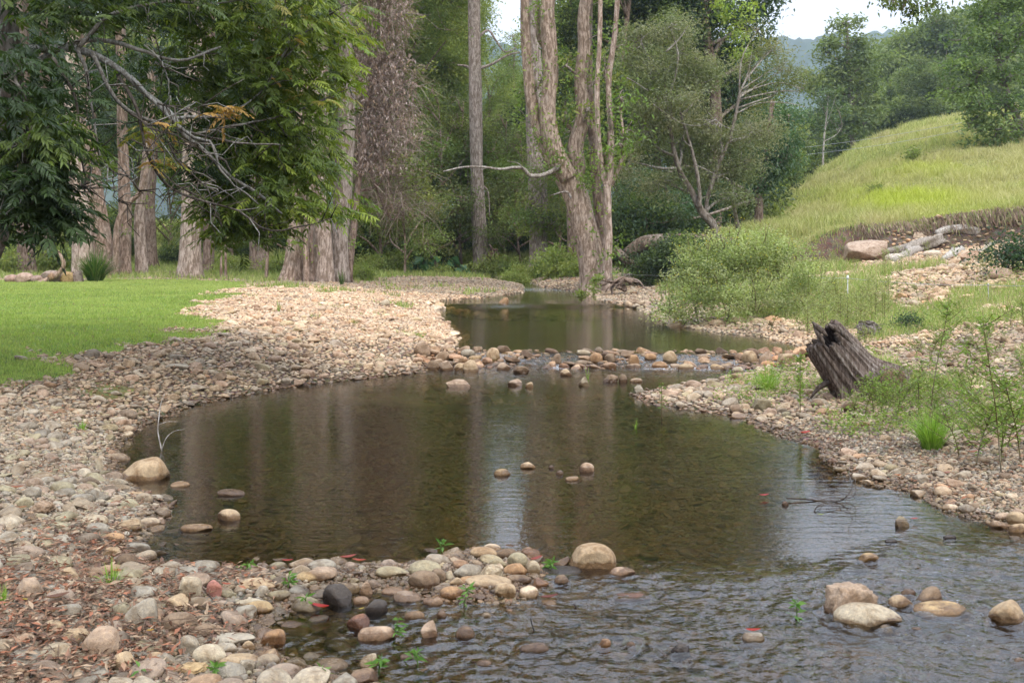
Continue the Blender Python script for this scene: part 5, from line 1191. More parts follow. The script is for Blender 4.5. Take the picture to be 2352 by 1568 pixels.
# ------------------------------------------------------------------ grasses
def field(name, N, test, hfun, wk, pal, label, tmin=-.5, tmax=.5, dmin=4, dmax=60, lean=.35, seed=0, patch=None):
    rs = np.random.default_rng(seed+44); th = rs.uniform(tmin, tmax, N); y = np.exp(rs.uniform(math.log(dmin), math.log(dmax), N)); x = y*np.tan(th)
    sd = polydist(creek, x, y); la, g = cover(x, y, sd); k = test(x, y, sd, la, g, rs); x, y, sd = x[k], y[k], sd[k]; n = len(x); z = H(x, y, sd)-.01
    h = hfun(x, y, rs); w = np.maximum(.004, y*wk); col = pick(pal, n, rs, .25)
    if patch is not None: col = patch(x, y, col, rs)
    a = rs.uniform(0, 3.14, n); s = np.stack([np.cos(a), np.sin(a)*.4, 0*a], -1)*(w*.5)[:,None]; ln = rs.normal(size=(n,2))*lean*h[:,None]
    p = np.stack([x,y,z], -1); m = p+np.stack([ln[:,0]*.3, ln[:,1]*.3, h*.55], -1); e = p+np.stack([ln[:,0], ln[:,1], h], -1)
    v = np.stack([p-s, p+s, m+s*.7, m-s*.7, e], 1).reshape(-1,3); i = np.arange(n)[:,None]*5
    b = MB(); b.add(v, f3=i+np.array([3,2,4]), f4=i+np.array([0,1,2,3]), c=np.repeat(col, 5, 0)); print(name, n)
    return b.build(name, M['grass'], smooth=False, kind='stuff', label=label, cat='grass')
def lawnpatch(x, y, c, rs):
    n = fbm(x*.7, y*.7, 301); dry = sstep(22, 33, y)*.5+sstep(.5,.65,n)*.35; return c*(1-dry[:,None])+np.array([.38,.42,.13])*dry[:,None]
field('lawn_grass', 300000, lambda x,y,sd,la,g,rs: la > rs.random(len(x)), lambda x,y,rs: rs.uniform(.02,.06,len(x))*(1+.5*(rs.random(len(x))>.97)), .00055, [(.24,.32,.075),(.19,.27,.06),(.29,.36,.09),(.33,.36,.12)], 'short mown lawn sloping down to the cobbles', tmin=-.46, tmax=-.1, dmin=8, dmax=42, patch=lawnpatch)
def hillpatch(x, y, c, rs):
    px = CX+x/y*F; py = HY-(H(x, y)-CZ)*F/y
    lime = np.exp(-(((px-2080)/150)**2+((py-465-(px-2080)*.02)/28)**2))*1.1+np.exp(-(((px-2150)/130)**2+((py-395)/18)**2))*.6; lime = np.clip(lime*sstep(.35,.6,fbm(x*.3,y*.3,311)+.2), 0, .85)
    st = sstep(.42,.6,fbm(x*.22, y*.16, 313))*.65+.6*np.exp(-((py-505)/16)**2)*sstep(.4,.6,fbm(x*.4,y*.4,315)); st = np.clip(st, 0, .8)
    br = np.clip(np.exp(-(np.abs(px-(1870+(430-py)*.9))/70)**2)*sstep(350,300,py)*sstep(.4,.55,fbm(x*.3,y*.3,317)), 0, .8)
    c = c*(1-st[:,None])+np.array([.46,.40,.21])*st[:,None]*rs.uniform(.8,1.15,(len(x),1)); c = c*(1-br[:,None])+np.array([.32,.21,.16])*br[:,None]
    return c*(1-lime[:,None])+np.array([.42,.47,.06])*lime[:,None]*rs.uniform(.85,1.1,(len(x),1))
field('hill_grass', 330000, lambda x,y,sd,la,g,rs: (bank_front(x,y) > .1) & (CX+x/y*F > 1500), lambda x,y,rs: rs.uniform(.12,.5,len(x))*(.48+.004*y)*(.45+1.5*sstep(.4,.7,fbm(x*.9,y*.6,343))), .00075, [(.37,.37,.14),(.31,.33,.11),(.43,.41,.18),(.28,.31,.11)], 'long pasture grass on the hill slope', tmin=.1, tmax=.56, dmin=30, dmax=118, patch=hillpatch)
field('bank_grass', 330000, lambda x,y,sd,la,g,rs: (g > .35+.3*rs.random(len(x))) & (CX+x/y*F > 1500) & (bank_front(x,y) < .3), lambda x,y,rs: rs.uniform(.04,.20,len(x))*(.4+.9*fbm(x,y,321))*(1+.7*sstep(18,26,y)), .0006, [(.24,.31,.08),(.29,.34,.11),(.36,.36,.16),(.42,.36,.20),(.20,.28,.07)], 'grass and weeds growing through the stones of the right bank', tmin=.1, tmax=.7, dmin=7, dmax=40)
field('flat_grass', 200000, lambda x,y,sd,la,g,rs: (g > .3+.4*rs.random(len(x))) & (CX+x/y*F <= 1500) & (la < .3) & (sd > .15), lambda x,y,rs: rs.uniform(.06,.3,len(x))*sstep(5,45,y), .0007, [(.24,.29,.08),(.29,.33,.10),(.18,.25,.07),(.36,.36,.15)], 'grass on the flat between the trunks and beyond the creek', tmin=-.5, tmax=.13, dmin=10, dmax=85)
field('meadow_grass', 60000, lambda x,y,sd,la,g,rs: y > 60, lambda x,y,rs: rs.uniform(.2,.5,len(x)), .001, [(.36,.38,.14),(.31,.35,.11),(.44,.42,.19)], 'sunlit meadow glimpsed between the trunks', tmin=-.48, tmax=.14, dmin=60, dmax=118)
def hanging():
    rs = np.random.default_rng(8); n = 4500; t = rs.random(n)*(len(bankline)-1.01); i = t.astype(int); f = (t-i)[:,None]; P = bankline[i]*(1-f)+bankline[i+1]*f
    for _ in range(4): bf = bank_front(P[:,0], P[:,1])+(fbm(P[:,0]*.6, P[:,1]*.6, 5)-.5)*1.2; P[:,1] -= (bf-rs.uniform(-.1,.35,n))*.7
    z = H(P[:,0], P[:,1])+.08; C = np.stack([P[:,0], P[:,1]-.12, z], -1); dr = np.stack([rs.normal(size=n)*.3, -.5-rs.random(n)*.6, -.9+0*t], -1); k = CX+P[:,0]/P[:,1]*F > 1600
    k &= polydist(RUB, P[:,0], P[:,1]) > 0; k &= rs.random(n) < sstep(.3,.5,vn(P[:,0]*1.1, P[:,0]*0, 9)); b = MB(); leaves(b, C[k], rs.uniform(.15,.6,k.sum())*(.4+.9*vn(P[:,0][k]*1.7, P[:,0][k]*0, 10)), .025, pick([(.36,.28,.19),(.27,.19,.14),(.21,.15,.11),(.26,.28,.11)], k.sum(), rs), dirs=dr[k], droop=.3, rs=rs)
    b.build('root_fringe', M['dead_leaf'], smooth=False, kind='stuff', label='dry roots and grass hanging over the cut bank', cat='roots')
hanging()
def litter():
    rs = np.random.default_rng(17); N = 26000; px = np.concatenate([rs.uniform(-60,640,N), rs.uniform(1800,2400,2500), rs.uniform(0,900,2500), rs.uniform(-20,600,1600)]); py = np.concatenate([rs.uniform(840,1600,N), rs.uniform(960,1250,2500), rs.uniform(690,900,2500), rs.uniform(652,840,1600)])
    d = F*(CZ-.2)/(py-HY); x = (px-CX)/F*d; sd = polydist(creek, x, d); la, g = cover(x, d, sd); dens = sstep(.46,.66,fbm(x*1.1,d*1.1,331)+.12*sstep(500,150,px)+.08*sstep(1150,1300,py))
    k = (sd > .02) & (((la < .4) & (rs.random(len(px)) < dens*.7)) | ((np.arange(len(px)) >= len(px)-1600) & (rs.random(len(px)) < .35))); x, d = x[k], d[k]; z = H(x, d)+rs.uniform(.008,.045,k.sum()); n = len(x); b = MB()
    dr = rs.normal(size=(n,3)); dr[:,2] *= .25; leaves(b, np.stack([x,d,z],-1), rs.uniform(.02,.06,n)*np.where(rs.random(n)>.97,1.6,1), rs.uniform(.008,.02,n), pick([(.20,.115,.075),(.15,.09,.06),(.26,.16,.10),(.12,.075,.055),(.33,.24,.16),(.27,.12,.07)], n, rs), dirs=dr, up=3, droop=.15, rs=rs)
    for q in range(520):
        i = rs.integers(n); p = np.array([x[i], d[i], z[i]+.01]); a = rs.uniform(0,6.28); L = rs.uniform(.04,.16); e = p+[math.cos(a)*L, math.sin(a)*L, rs.normal()*.01]; tube(b, np.array([p, (p+e)/2+[0,0,.006], e]), .0018, 4, (.12,.08,.055))
    b.build('leaf_litter', M['dead_leaf'], smooth=False, kind='stuff', label='brown fallen leaves and twigs lying between the stones', cat='leaves')
litter()

def lowweeds():
    rs = np.random.default_rng(71); N = 150000; th = rs.uniform(.16,.62,N); y = np.exp(rs.uniform(math.log(6.8), math.log(24), N)); x = y*np.tan(th); sd = polydist(creek, x, y)
    px = CX+x/y*F; k = (sd > .35) & (rs.random(N) < sstep(.44,.62,fbm(x*1.1, y*1.1, 401)+.1*sstep(12,9,y)*(px > 2050)-.25*(polydist(PAT[1],x,y)<0))*(y > 9.2-.4*(px>2200)))
    x, y, sd = x[k], y[k], sd[k]; n = len(x); z = H(x, y, sd)+rs.random(n)**1.4*.16*(1+sstep(14,22,y)); dr = rs.normal(size=(n,3)); dr[:,2] = dr[:,2]*.5+.35
    b = MB(); leaves(b, np.stack([x,y,z],-1), rs.uniform(.02,.055,n), rs.uniform(.008,.018,n), pick(BRI+MIDG+[(.30,.33,.12)], n, rs), dirs=dr, droop=.3, rs=rs); print('lowweeds', n)
    b.build('ground_cover', M['leaf'], smooth=False, kind='stuff', label='low leafy weeds spreading between the stones of the right bank', cat='weeds')
lowweeds()
# ------------------------------------------------------------------ leaning hollow stump
def big_stump():
    rs = np.random.default_rng(2); d = 11.2
    base = at(1985, 900, d); top = at(1893, 778, d-.15); ax = top-base; L = np.linalg.norm(ax); ax = ax/L
    U = unit(np.cross(ax, [0,1,0])); V = np.cross(ax, U); nA, nT = 160, 80
    root = empty('tree_stump', (base[0], base[1], H1(base[0], base[1])), 'dark weathered tree stump leaning left with a split hollow side', 'stump')
    a = np.linspace(0, 2*math.pi, nA, endpoint=False); t = np.linspace(-.22, 1, nT); A, T = np.meshgrid(a, t)
    ridge_ = (vn(A*9.5, T*1.4, 3)-.5)*.16+(vn(A*22, T*2.2, 5)-.5)*.09+(vn(A*4, T*.8, 8)-.5)*.22; ridge_[:, :] = ridge_*np.where(True,1,1)
    wrap = np.minimum(1, np.minimum(A, 2*math.pi-A)*4); ridge_ = ridge_*wrap
    r = (.195+.085*(1-T)+.14*np.clip(.35-T,0,1)**1.3*2)*(1+ridge_)
    tip = 1+.05*np.sin(a*2+.6)+(vn(a*5, a*0, 4)-.5)*.17+(vn(a*16, a*0, 6)-.5)*.10; Z = np.clip(T, -.3, 1)*np.where(T > 0, tip[None], 1)
    gash = np.exp(-((A-3.55)/.22)**2)*sstep(.02,.2,T)*sstep(.62,.4,T); r = r*(1-.35*gash)
    rootx = np.exp(-((A-math.pi*.0)/.7)**2)+np.exp(-((A-2*math.pi)/.7)**2); r = r*(1+rootx*np.clip(.3-T,0,1)*1.6)
    P = base+ax*(Z*L)[...,None]+U*(r*np.cos(A)*1.0)[...,None]*1.05+V*(r*np.sin(A)*.85)[...,None]
    b = MB(); i = np.arange(nA*nT).reshape(nT, nA); j = np.roll(i, -1, 1); f = np.stack([i[:-1], j[:-1], j[1:], i[1:]], -1).reshape(-1,4)
    shade = (.75+.5*vn(A*7, T*2, 12)); c = np.array([.20,.155,.13])*shade[...,None]; c = np.where((vn(A*13,T*1.5,14) > .72)[...,None], np.array([.31,.265,.23]), c)
    b.add(P.reshape(-1,3), f4=f, c=c.reshape(-1,3))
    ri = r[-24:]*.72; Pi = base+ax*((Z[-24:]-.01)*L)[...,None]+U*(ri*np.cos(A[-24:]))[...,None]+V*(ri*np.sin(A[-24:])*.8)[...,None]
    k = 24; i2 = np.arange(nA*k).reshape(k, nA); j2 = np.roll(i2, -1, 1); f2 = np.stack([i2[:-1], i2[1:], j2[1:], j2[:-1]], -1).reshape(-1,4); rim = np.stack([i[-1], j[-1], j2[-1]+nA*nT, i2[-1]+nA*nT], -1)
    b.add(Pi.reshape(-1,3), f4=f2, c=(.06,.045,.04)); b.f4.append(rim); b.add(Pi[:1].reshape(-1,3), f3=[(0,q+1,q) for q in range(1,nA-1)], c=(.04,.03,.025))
    b.build('trunk', M['deadwood'], root)
    for k, (pts, w) in enumerate([([(1990,850),(2030,848),(2062,862),(2085,885)],.085),([(1990,875),(2030,878),(2066,900)],.06),([(1950,890),(1925,900),(1905,915)],.05),([(1905,878),(1880,893),(1862,915)],.025)]):
        q = MB(); tube(q, curve([at(x, y, d-.05*k) for x, y in pts], 16), np.linspace(w, w*.3, 16), 9, (.11,.085,.07), .4, k); q.build('root', M['deadwood'], root)
    s = MB()
    for x0, y0, x1, y1, w in [(1866,738,1900,772,.032),(1870,752,1893,790,.028),(1900,742,1930,765,.026),(1925,750,1958,790,.022)]:
        p, e = at(x0, y0, d-.32), at(x1, y1, d-.34); tube(s, curve([p, (p+e)/2, e], 8), [.004,w*.5,w*.8,w,w,w*.8,w*.6,w*.3], 5, (.18,.145,.12), .5, int(x0))
    s.build('splinters', M['deadwood'], root)
    h = MB(); n = 260; C = np.stack([rs.uniform(at(2010,0,d)[0], at(2055,0,d)[0], n), d-.3+rs.uniform(0,.2,n), rs.uniform(at(0,875,d)[2], at(0,838,d)[2], n)], -1); leaves(h, C, rs.uniform(.06,.16,n), .006, pick([(.32,.22,.15),(.24,.16,.11)], n, rs), droop=1.5, rs=rs); h.build('dry_rootlets', M['dead_leaf'], root, smooth=False)
big_stump()
def knot(name, label, cat, px, py, wpx, hpx, n, cols, seed, r=.02, mat='deadwood', roughk=True):
    """tangle of twisted roots about a broken block"""
    rs = np.random.default_rng(seed); x, y, z = ground(px, py); w, h = wpx/F*y, hpx/F*y; root = empty(name, (x,y,z), label, cat); b = MB()
    if roughk:
        v, f = stone_shape(4, 'rough', seed); v = v*(1+.16*n3(v, 5, seed)[:,None]); b.add(v*np.array([w*.36, w*.25, h*.42])+np.array([x,y,z+h*.4]), f3=f, c=cols[0]); b.build('block', M[mat], root); b = MB()
    for k in range(n):
        a = rs.uniform(0, math.pi); p = np.array([x+rs.normal()*w*.12, y+rs.normal()*w*.1, z+h*rs.uniform(.35,.8)]); e = np.array([x+math.cos(a)*w*.55*rs.uniform(.6,1.1), y-math.sin(a)*w*.3, z+h*rs.uniform(-.05,.9)])
        m = (p+e)/2+rs.normal(size=3)*h*.16; tube(b, curve([p,m,e], 10), np.linspace(r, r*.3, 10)*rs.uniform(.6,1.3), 6, cols[rs.integers(len(cols))], .35, k)
    b.build('roots', M[mat], root); return root
knot('root_stump', 'small bleached knot of roots on the stones behind the leaning stump', 'stump', 1998, 775, 78, 44, 14, [(.38,.34,.31),(.28,.24,.21)], 3, .022)
knot('rotten_stump', 'jagged reddish brown rotten stump beside the lone grey trunk', 'stump', 1130, 634, 34, 80, 7, [(.17,.11,.085),(.22,.15,.11)], 6, .09)
knot('root_mass', 'tangled brown roots spilling down the bank right of the great forked tree', 'roots', 1425, 676, 110, 42, 12, [(.30,.22,.165),(.38,.29,.23),(.21,.155,.12)], 9, .06, roughk=False)
def loglike(name, label, cat, pts, w, col, seg=12, lump=.25, mat='deadwood', seed=0, cols=None, taper=.7, parent=None):
    b = MB(); P = curve([at(*p) for p in pts], 22); R = np.interp(np.linspace(0,1,22), np.linspace(0,1,len(w)), w) if isinstance(w, (list,tuple)) else np.linspace(w, w*taper, 22)
    tube(b, P, R, seg, col, lump, seed); return b.build(name, M[mat], origin=None if parent is not None else tuple(P[0]), parent=parent, **({} if parent is not None else dict(label=label, cat=cat)))
loglike('fallen_log', 'thick mossy brown log lying along the top of the bank behind the bush', 'log', [(1440,585,36.5),(1478,560,36.4),(1540,553,36.3),(1600,550,36.3),(1690,560,36)], [.22,.27,.22,.19,.16], (.24,.185,.14), seed=3, mat='bark')
loglike('fallen_log', 'lower forked log curving down from the thick mossy log', 'log', [(1412,572,36),(1440,600,35.8),(1478,622,35.6),(1500,640,35.4)], [.12,.17,.12,.06], (.26,.20,.15), seed=5, mat='bark')
bushb = shrubproto('bank_ivy', 'dark ivy covered face of the bank under the thick log', None, 1.7, 2.6, DARK+GREEN[:2], 333, L=.12, W=.06, dens=.9, nb=8)
x_, y_, z_ = (1555-CX)/F*35.2, 35.2, H1((1555-CX)/F*35.2, 35.2); bushb.location = (x_, y_, z_-.05)
q_ = copytree(bushb, ((1500-CX)/F*35.6, 35.6, z_-.2), 2, .7, 'smaller dark ivy clump right of the tangled roots'); q_ = copytree(bushb, ((1640-CX)/F*34.6, 34.6, z_-.1), 1, .8, 'dark ivy clump at the back left of the flowering bush')
# drift logs and slabs on the cut bank
d = 30.5
def slab(px, py, w, h, kind, col, label, name='slab_rock', dd=.5, rz=0, ry=0, k=2):
    x, y, z = ground(px, py); W_, H_ = w/F*y, h/F*y; b = MB(); v, f = stone_shape(4, kind, 700+k); v = v*np.array([W_/2, dd*W_/2, H_*.62]); v = v@np.array(Matrix.Rotation(-ry, 3, 'Y')).T; v = v@np.array(Matrix.Rotation(rz, 3, 'Z')).T
    b.add(v+np.array([x, y+.2, z+H_*.36]), f3=f, c=col); return b.build(name, M['pebble'], origin=(x,y,z), label=label, cat='rock')
slab(1995,602,100,52,'block',(.36,.27,.20),'large tan wedge of rock at the lower end of the drift logs', dd=.8, k=3)
slab(2170,552,30,18,'block',(.50,.45,.36),'pale block of rock at the upper end of the drift logs', k=5); slab(2115,560,30,22,'round',(.42,.33,.24),'round tan rock between the drift logs', k=7)
slab(2150,590,46,16,'flat',(.46,.38,.29),'flat pale rock below the grey drift log', k=8); slab(2060,600,50,18,'rough',(.44,.39,.33),'whitish crumbly rock under the grey drift log', k=9); slab(2240,600,60,24,'block',(.44,.31,.22),'orange tan rock in the rubble at the right', k=10); slab(2310,640,60,24,'round',(.42,.30,.23),'long pinkish boulder near the dark leafy shrub', k=11); slab(2270,912,42,22,'flat',(.48,.35,.24),'flat orange tan stone on the right shingle', k=12)
def gd(px, py): x, y, z = ground(px, py); return y
def glog(label, pts, w, col, seed, name='drift_log'):
    P = []
    for px, py, up in pts:
        x, y, z = ground(px, py+up/1.0); P.append((px, py, y-.1))
    return loglike(name, label, 'log', P, w, col, seed=seed, lump=.4)
glog('long grey drift log slanting up from the wedge of rock', [(2010,583,12),(2060,574,12),(2120,560,10),(2165,548,10)], [.08,.10,.17,.14], (.44,.39,.33), 11)
glog('split bleached log lying crosswise in the middle of the rubble', [(2052,598,6),(2080,583,8),(2112,572,8),(2135,560,8)], [.07,.13,.15,.08], (.52,.47,.41), 12)
glog('curved white drift log on top of the rubble', [(2150,536,8),(2180,527,8),(2220,524,8),(2252,530,8)], [.10,.15,.13,.06], (.62,.58,.52), 13)
glog('short bleached log pointing down at the right of the rubble', [(2165,594,5),(2185,584,6),(2208,572,6)], [.06,.10,.08], (.62,.58,.51), 14)
glog('thin pale log running up the slope at the far right of the rubble', [(2215,600,4),(2250,580,4),(2285,556,4)], [.03,.05,.05], (.44,.40,.34), 15)
sh4 = shrubproto('dark_leafy_shrub', 'dark leafy shrub at the right edge above the rubble', None, .75, 1.1, [(.04,.075,.035),(.055,.10,.045),(.03,.055,.03)], 340, L=.09, W=.04, dens=.8, nb=5); x_, y_, z_ = ground(2330, 625); sh4.location = (x_, y_, z_-.02)
q_ = copytree(sh4, (0,0,0), 1, .35, 'small dark plant on the grassy right slope'); x_, y_, z_ = ground(2075, 760); q_.location = (x_, y_, z_)
# fire ring
d = 35; fr = [(28,657,34,18,(.33,.22,.17),'pinkish stone at the left end of the fire ring'),(56,652,40,22,(.38,.27,.21),'flat pinkish stone second in the fire ring'),(88,655,36,16,(.27,.19,.15),'dark low stone under the driftwood in the fire ring'),(122,652,54,27,(.28,.21,.17),'large brown grey stone in the fire ring'),(155,654,36,24,(.48,.33,.16),'yellow orange stone in the fire ring'),(180,652,24,26,(.32,.24,.20),'reddish stone at the right end of the fire ring'),(75,638,26,12,(.5,.47,.44),'pale ash grey stone at the back of the fire ring')]
for i, (px, py, w, h, c, lab) in enumerate(fr):
    x = (px-CX)/F*34.5; y = 34.5 if i < 6 else 35.2; z = H1(x, y); W_, H_ = w/F*y, h/F*y; put_stone(x, y, z+H_*.36, W_/2, W_*.4, H_*.62, (0,.05,.2), ['round','block','flat','round','round','block','rough'][i], i, c, lab, 'stones of the fire ring')
loglike('driftwood_branch', 'pale curved driftwood branch propped over the fire ring', 'branch', [(88,652,34.1),(112,643,34.2),(135,628,34.2),(146,610,34.2),(142,592,34.2),(132,576,34.2)], [.095,.09,.075,.06,.05,.03], (.50,.36,.26), seed=4)
loglike('driftwood_branch', 'thin dark branch leaning behind the fire ring', 'branch', [(160,652,34.8),(152,632,34.8),(146,612,34.8)], [.04,.03,.02], (.25,.17,.13), seed=6)
loglike('sawn_log', 'short sawn log with a rusty brown end on the fire ring', 'log', [(117,636,34.0),(122,633,34.6),(126,631,35.0)], [.10,.11,.10], (.44,.28,.17), seed=7, lump=.1)
loglike('charred_log', 'charred black log lying in the fire ring', 'log', [(100,648,34.6),(128,634,34.8),(170,628,35)], [.05,.08,.04], (.02,.02,.02), seed=8)
# fence posts and wires
def gpost(px, py, top, w, label, mat='plastic', col=(.8,.8,.78)):
    x, y, z = ground(px, py); b = MB(); hh = (py-top)/F*y; tube(b, np.array([(x,y,z-.1),(x,y,z+hh*.6),(x,y,z+hh*.9),(x,y,z+hh)]), [w,w,w*1.1,w*.9], 8, col); r = empty('fence_post', (x,y,z), label, 'fence post'); b.build('stake', M[mat], r)
    c = MB(); tube(c, np.array([(x,y,z+hh*.86),(x,y,z+hh*.93),(x,y,z+hh*1.0)]), [w*1.9,w*2.1,w*1.4], 8, col); c.build('insulator', M[mat], r); return (x,y,z+hh*.9)
p1 = gpost(1947, 700, 632, .011, 'white tread in fence post among the tall weeds right of the bush'); p2 = gpost(2270, 690, 652, .008, 'thin pale fence stake standing in the grass of the right slope', mat='deadwood')
p3 = gpost(2600, 690, 640, .011, 'white fence post beyond the right edge'); p0 = tuple(at(1395, 628, 33.2))
def wire(name, label, P, r, sag=.15, cat='wire'):
    b = MB(); out = []
    for a, e in zip(P[:-1], P[1:]):
        for t in np.linspace(0, 1, 12, endpoint=False): q = np.array(a)*(1-t)+np.array(e)*t; q[2] -= sag*4*t*(1-t); out.append(q)
    out.append(np.array(P[-1])); tube(b, np.array(out), r, 4, (.5,.5,.5)); b.build(name, M['wire'], origin=P[0], label=label, cat=cat)
wire('fence_wire', 'single thin fence wire strung along the right bank', [p0, p1, p2, p3], .0035, .04)
wire('overhead_wire', 'upper of two thin wires slanting across the hill', [at(1700,352,96), at(2480,224,66)], .012, .5); wire('overhead_wire', 'lower of two thin wires slanting across the hill', [at(1700,366,96), at(2480,240,66)], .012, .6)
# ------------------------------------------------------------------ sticks in the water
def sticks(name, label, paths, d0, col, mat='twig'):
    b = MB()
    for pts, w in paths: P = curve([at(x, y, d0+dd) for x, y, dd in pts], 16); tube(b, P, np.linspace(w, w*.35, 16), 6, col, .2, 3)
    o = MB(); o = b.build(name, M[mat], origin=at(pts[0][0], pts[0][1], d0), label=label, cat='branch'); return o
dd = F*CZ/(1150-HY)
sticks('dead_branch', 'dark dead branch half sunk in the water at the right of the pool', [([(1806,1144,0),(1850,1146,0),(1900,1150,0),(1935,1148,-.05),(1958,1118,-.05),(1950,1090,-.05),(1952,1072,-.05)],.005),([(1880,1149,0),(1905,1143,0),(1960,1140,0),(1965,1100,0)],.0035),([(1868,1178,-.3),(1880,1162,-.25),(1925,1162,-.2),(1960,1172,-.3),(1966,1196,-.3)],.0035),([(1868,1178,-.3),(1880,1160,-.2),(1900,1157,0)],.003),([(1926,1162,-.2),(1940,1180,-.3),(1962,1196,-.4)],.0025)], dd, (.07,.055,.045))
dd = F*CZ/(1035-HY)
sticks('forked_twig', 'thin pale forked twig standing up out of the left side of the pool', [([(372,1036,0),(366,1010,0),(362,985,0),(366,950,0),(370,925,0),(378,905,0)],.006),([(372,1030,0),(382,1005,0),(400,990,0),(425,985,0)],.004),([(364,975,0),(385,968,0),(410,968,0)],.003)], dd, (.50,.47,.43))
dd = F*CZ/(1335-HY)
sticks('arched_twig', 'long pale twig arching over the stones of the spit', [([(535,1342,-.1),(580,1318,-.05),(640,1316,0),(700,1330,.02),(740,1352,0)],.006),([(640,1316,0),(700,1300,.1),(760,1300,.1),(800,1318,0),(810,1345,-.05)],.004)], dd, (.24,.20,.16))
dd = F*CZ/(1450-HY)
sticks('small_twig', 'thin dark twig poking out of the rapids below the boulder', [([(1230,1455,0),(1222,1435,0),(1218,1415,0)],.003)], dd, (.04,.035,.03)); sticks('small_twig', 'dark forked twig caught in the rapids right of the boulder', [([(1318,1385,.3),(1328,1400,.3),(1345,1410,.3),(1368,1413,.3)],.004)], dd, (.05,.04,.035))
for i, (pts, lab) in enumerate([([(300,1496),(380,1500),(440,1488),(500,1530)],'long reddish twig lying over the bottom cobbles'),([(400,1400),(470,1430),(520,1420),(560,1385)],'twig lying across stones near the heart shaped stone'),([(10,1500),(90,1508),(150,1530)],'twig on the bottom left cobbles'),([(170,1270),(240,1272),(300,1290)],'twig lying beside the dark brown shore stone'),([(455,1345),(480,1375),(500,1400)],'short twig in the drift by the pink stone'),([(60,1460),(140,1475),(185,1490)],'thin twig resting on the dusty pentagon stone')]):
    P = []
    for px, py in pts: x, y, z = ground(px, py); P.append((px, py-6-4, y-.02))
    b = MB(); tube(b, curve([at(*p) for p in P], 14), np.linspace(.0045,.002,14), 5, (.15,.10,.075), .2, i); b.build('small_twig', M['twig'], origin=at(*P[0]), label=lab, cat='twig')
# ------------------------------------------------------------------ bright fallen leaves
RL = [(660,1300,26,(.45,.06,.05),'red leaf floating at the back of the stone spit'),(800,1291,40,(.42,.08,.06),'long red leaf beside another on the spit edge'),(825,1298,34,(.50,.10,.06),'orange red leaf right of the long red one'),(735,1405,50,(.50,.03,.02),'vivid red leaf below the black stone'),(1262,1382,46,(.20,.05,.03),'dark red curled leaf in the riffle'),(1232,1308,40,(.38,.07,.05),'red leaf between the heap and the tan boulder'),
 (1730,1462,36,(.55,.04,.02),'scarlet leaf wrapped behind a grey stone in the rapids'),(1850,1010,34,(.55,.05,.03),'bright red leaf on the right gravel shore'),(1755,1147,26,(.60,.07,.08),'pink red leaf floating in the right of the pool'),(2235,1056,34,(.55,.22,.15),'salmon leaf on the right shingle'),(2175,1103,20,(.50,.20,.18),'pinkish leaf on the shingle stones'),(2062,1112,16,(.60,.15,.03),'orange leaf at the shingle edge'),(2100,1200,20,(.55,.12,.12),'pink leaf in the shallow water by the olive stone'),
 (128,962,14,(.55,.05,.02),'red leaf on the left cobbles near the lawn'),(255,1372,0,0,''),(404,1400,22,(.45,.14,.04),'orange brown leaf lying on the heart shaped stone'),(268,1338,22,(.5,.07,.04),'red leaf in the grass tuft'),(40,1140,30,(.42,.14,.08),'brown orange leaf on the leafy left bank'),(50,1190,24,(.45,.2,.1),'orange leaf near the pinkish stone'),(345,1478,18,(.60,.32,.02),'yellow leaf between bottom cobbles'),(58,1408,14,(.65,.45,.04),'yellow leaf at the lower left'),(830,1412,16,(.6,.42,.05),'yellow leaf beside the angular red brown stone'),(1885,1192,16,(.30,.36,.05),'green yellow leaf floating under the dead branch'),(130,1400,60,(.22,.10,.06),'large curled brown leaf at the lower left'),(120,1430,50,(.25,.10,.05),'second curled brown leaf at the lower left'),(520,1368,26,(.48,.10,.05),'red leaf on the drift beside the pink stone')]
for i, (px, py, w, c, lab) in enumerate(RL):
    if not w: continue
    x, y, z = ground(px, py); W_ = w/F*y; inw = polydist(creek, x, y)[0] < 0; rs = np.random.default_rng(i); z += .02 if inw else .05; b = MB(); n = 12; a = rs.uniform(-.5,.5)+(0 if rs.random() < .6 else .5)
    t = np.linspace(0, 1, n); cl = np.stack([(t-.5)*W_*math.cos(a), (t-.5)*W_*math.sin(a), .25*W_*(t-.5)**2*2+.0*t], -1)+np.array([x,y,z]); hw = W_*.17*np.sin(math.pi*t)**.7+.0005; s = np.array([-math.sin(a), math.cos(a), .0])
    v = np.concatenate([cl+s*hw[:,None]*.9+np.array([0,0,1])*hw[:,None]*.55, cl, cl-s*hw[:,None]*.9+np.array([0,0,1])*hw[:,None]*.45]); f = [(k, k+1, k+1+n, k+n) for k in range(n-1)]+[(k+n, k+1+n, k+1+2*n, k+2*n) for k in range(n-1)]
    b.add(v, f4=f, c=np.array(c)*.58); b.build('fallen_leaf', M['gloss_leaf'], origin=(x,y,z), label=lab, cat='leaf')
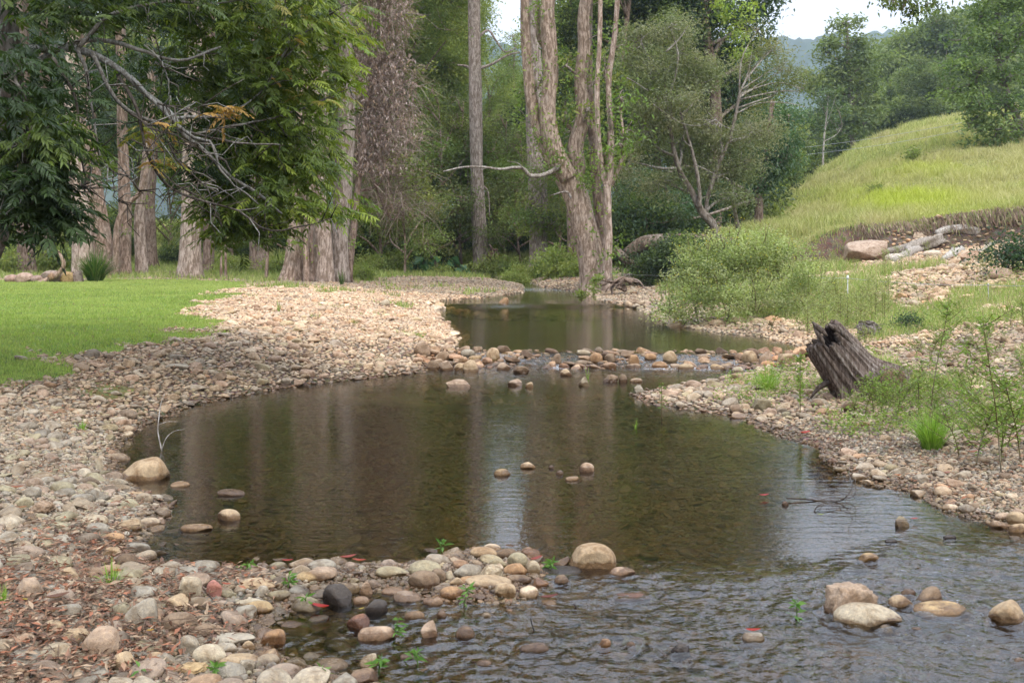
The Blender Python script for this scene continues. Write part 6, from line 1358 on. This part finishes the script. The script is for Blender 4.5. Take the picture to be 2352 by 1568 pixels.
# ------------------------------------------------------------------ sky, sun, camera
w = bpy.data.worlds.new('World'); SC.world = w; w.use_nodes = True; nt = w.node_tree
for n in list(nt.nodes): nt.nodes.remove(n)
SUN_EL, SUN_AZ = math.radians(52), math.radians(150)     # azimuth clockwise from +Y: behind the camera, to the right
sky = nd(nt, 'ShaderNodeTexSky'); sky.sky_type = 'NISHITA'; sky.sun_disc = False; sky.sun_elevation = SUN_EL; sky.sun_rotation = SUN_AZ; sky.air_density = 1.0; sky.dust_density = 2.5
tc = nd(nt, 'ShaderNodeTexCoord').outputs['Generated']
cn_ = noise(nt, mapped(nt, tc, (1,1,2.5)), 2.2, 5, .55, .3)
cloud = mixc(nt, (7.9,8.3,9.2), (9.0,9.25,9.8), ramp(nt, cn_, .35, .65))
sz = nd(nt, 'ShaderNodeSeparateXYZ'); nt.links.new(tc, sz.inputs[0])
cloud = mixc(nt, cloud, mixc(nt, (1,1,1), (3.0,3.1,3.3), ramp(nt, sz.outputs[2], .11, .75)), 1.0, 'MULTIPLY')   # overcast sky, brighter overhead
c = mixc(nt, sky.outputs[0], cloud, .9)
bg = nd(nt, 'ShaderNodeBackground'); nt.links.new(c, bg.inputs[0]); bg.inputs[1].default_value = .072
ow = nd(nt, 'ShaderNodeOutputWorld'); nt.links.new(bg.outputs[0], ow.inputs[0])
sl = bpy.data.lights.new('sun', 'SUN'); sl.energy = 1.5; sl.angle = math.radians(16); sl.color = (1,.96,.9)
so = bpy.data.objects.new('sun', sl); COL.objects.link(so)
so.rotation_euler = (math.pi/2-SUN_EL, 0, math.pi-SUN_AZ)
cam = bpy.data.cameras.new('camera'); co = bpy.data.objects.new('camera', cam); COL.objects.link(co); SC.camera = co
cam.sensor_width = 36; cam.lens = 36*F/2352; cam.shift_y = -(784-HY)/2352; cam.clip_end = 9000; cam.clip_start = .05
co.location = (0, 0, CZ); co.rotation_euler = (math.pi/2, 0, 0)
cam.dof.use_dof = True; cam.dof.focus_distance = 8.5; cam.dof.aperture_fstop = 9
vs = SC.view_settings; vs.view_transform = 'Standard'; vs.look = 'None'; vs.gamma = 1; vs.exposure = 0.77
cy = SC.cycles; cy.max_bounces = 9; cy.diffuse_bounces = 5; cy.glossy_bounces = 3; cy.transmission_bounces = 4; cy.transparent_max_bounces = 12; cy.volume_bounces = 0
cy.use_denoising = True; cy.use_adaptive_sampling = True; cy.adaptive_threshold = .02; cy.caustics_reflective = False; cy.caustics_refractive = False

m, nt, N, L = newmat('haze'); pv = nd(nt, 'ShaderNodeVolumePrincipled'); pv.inputs['Color'].default_value = (.66,.82,1,1); pv.inputs['Density'].default_value = .00028; pv.inputs['Anisotropy'].default_value = .2
L.new(pv.outputs[0], nd(nt, 'ShaderNodeOutputMaterial').inputs['Volume'])
hb = MB(); X0, X1, Y0, Y1, Z0, Z1 = -1900, 1900, -60, 1950, -32, 330
hb.add([(X0,Y0,Z0),(X1,Y0,Z0),(X1,Y1,Z0),(X0,Y1,Z0),(X0,Y0,Z1),(X1,Y0,Z1),(X1,Y1,Z1),(X0,Y1,Z1)], f4=[(3,2,1,0),(4,5,6,7),(0,1,5,4),(1,2,6,5),(2,3,7,6),(3,0,4,7)])
hb.build('haze', m, smooth=False, kind='stuff', label='thin bluish haze over the valley', cat='haze')
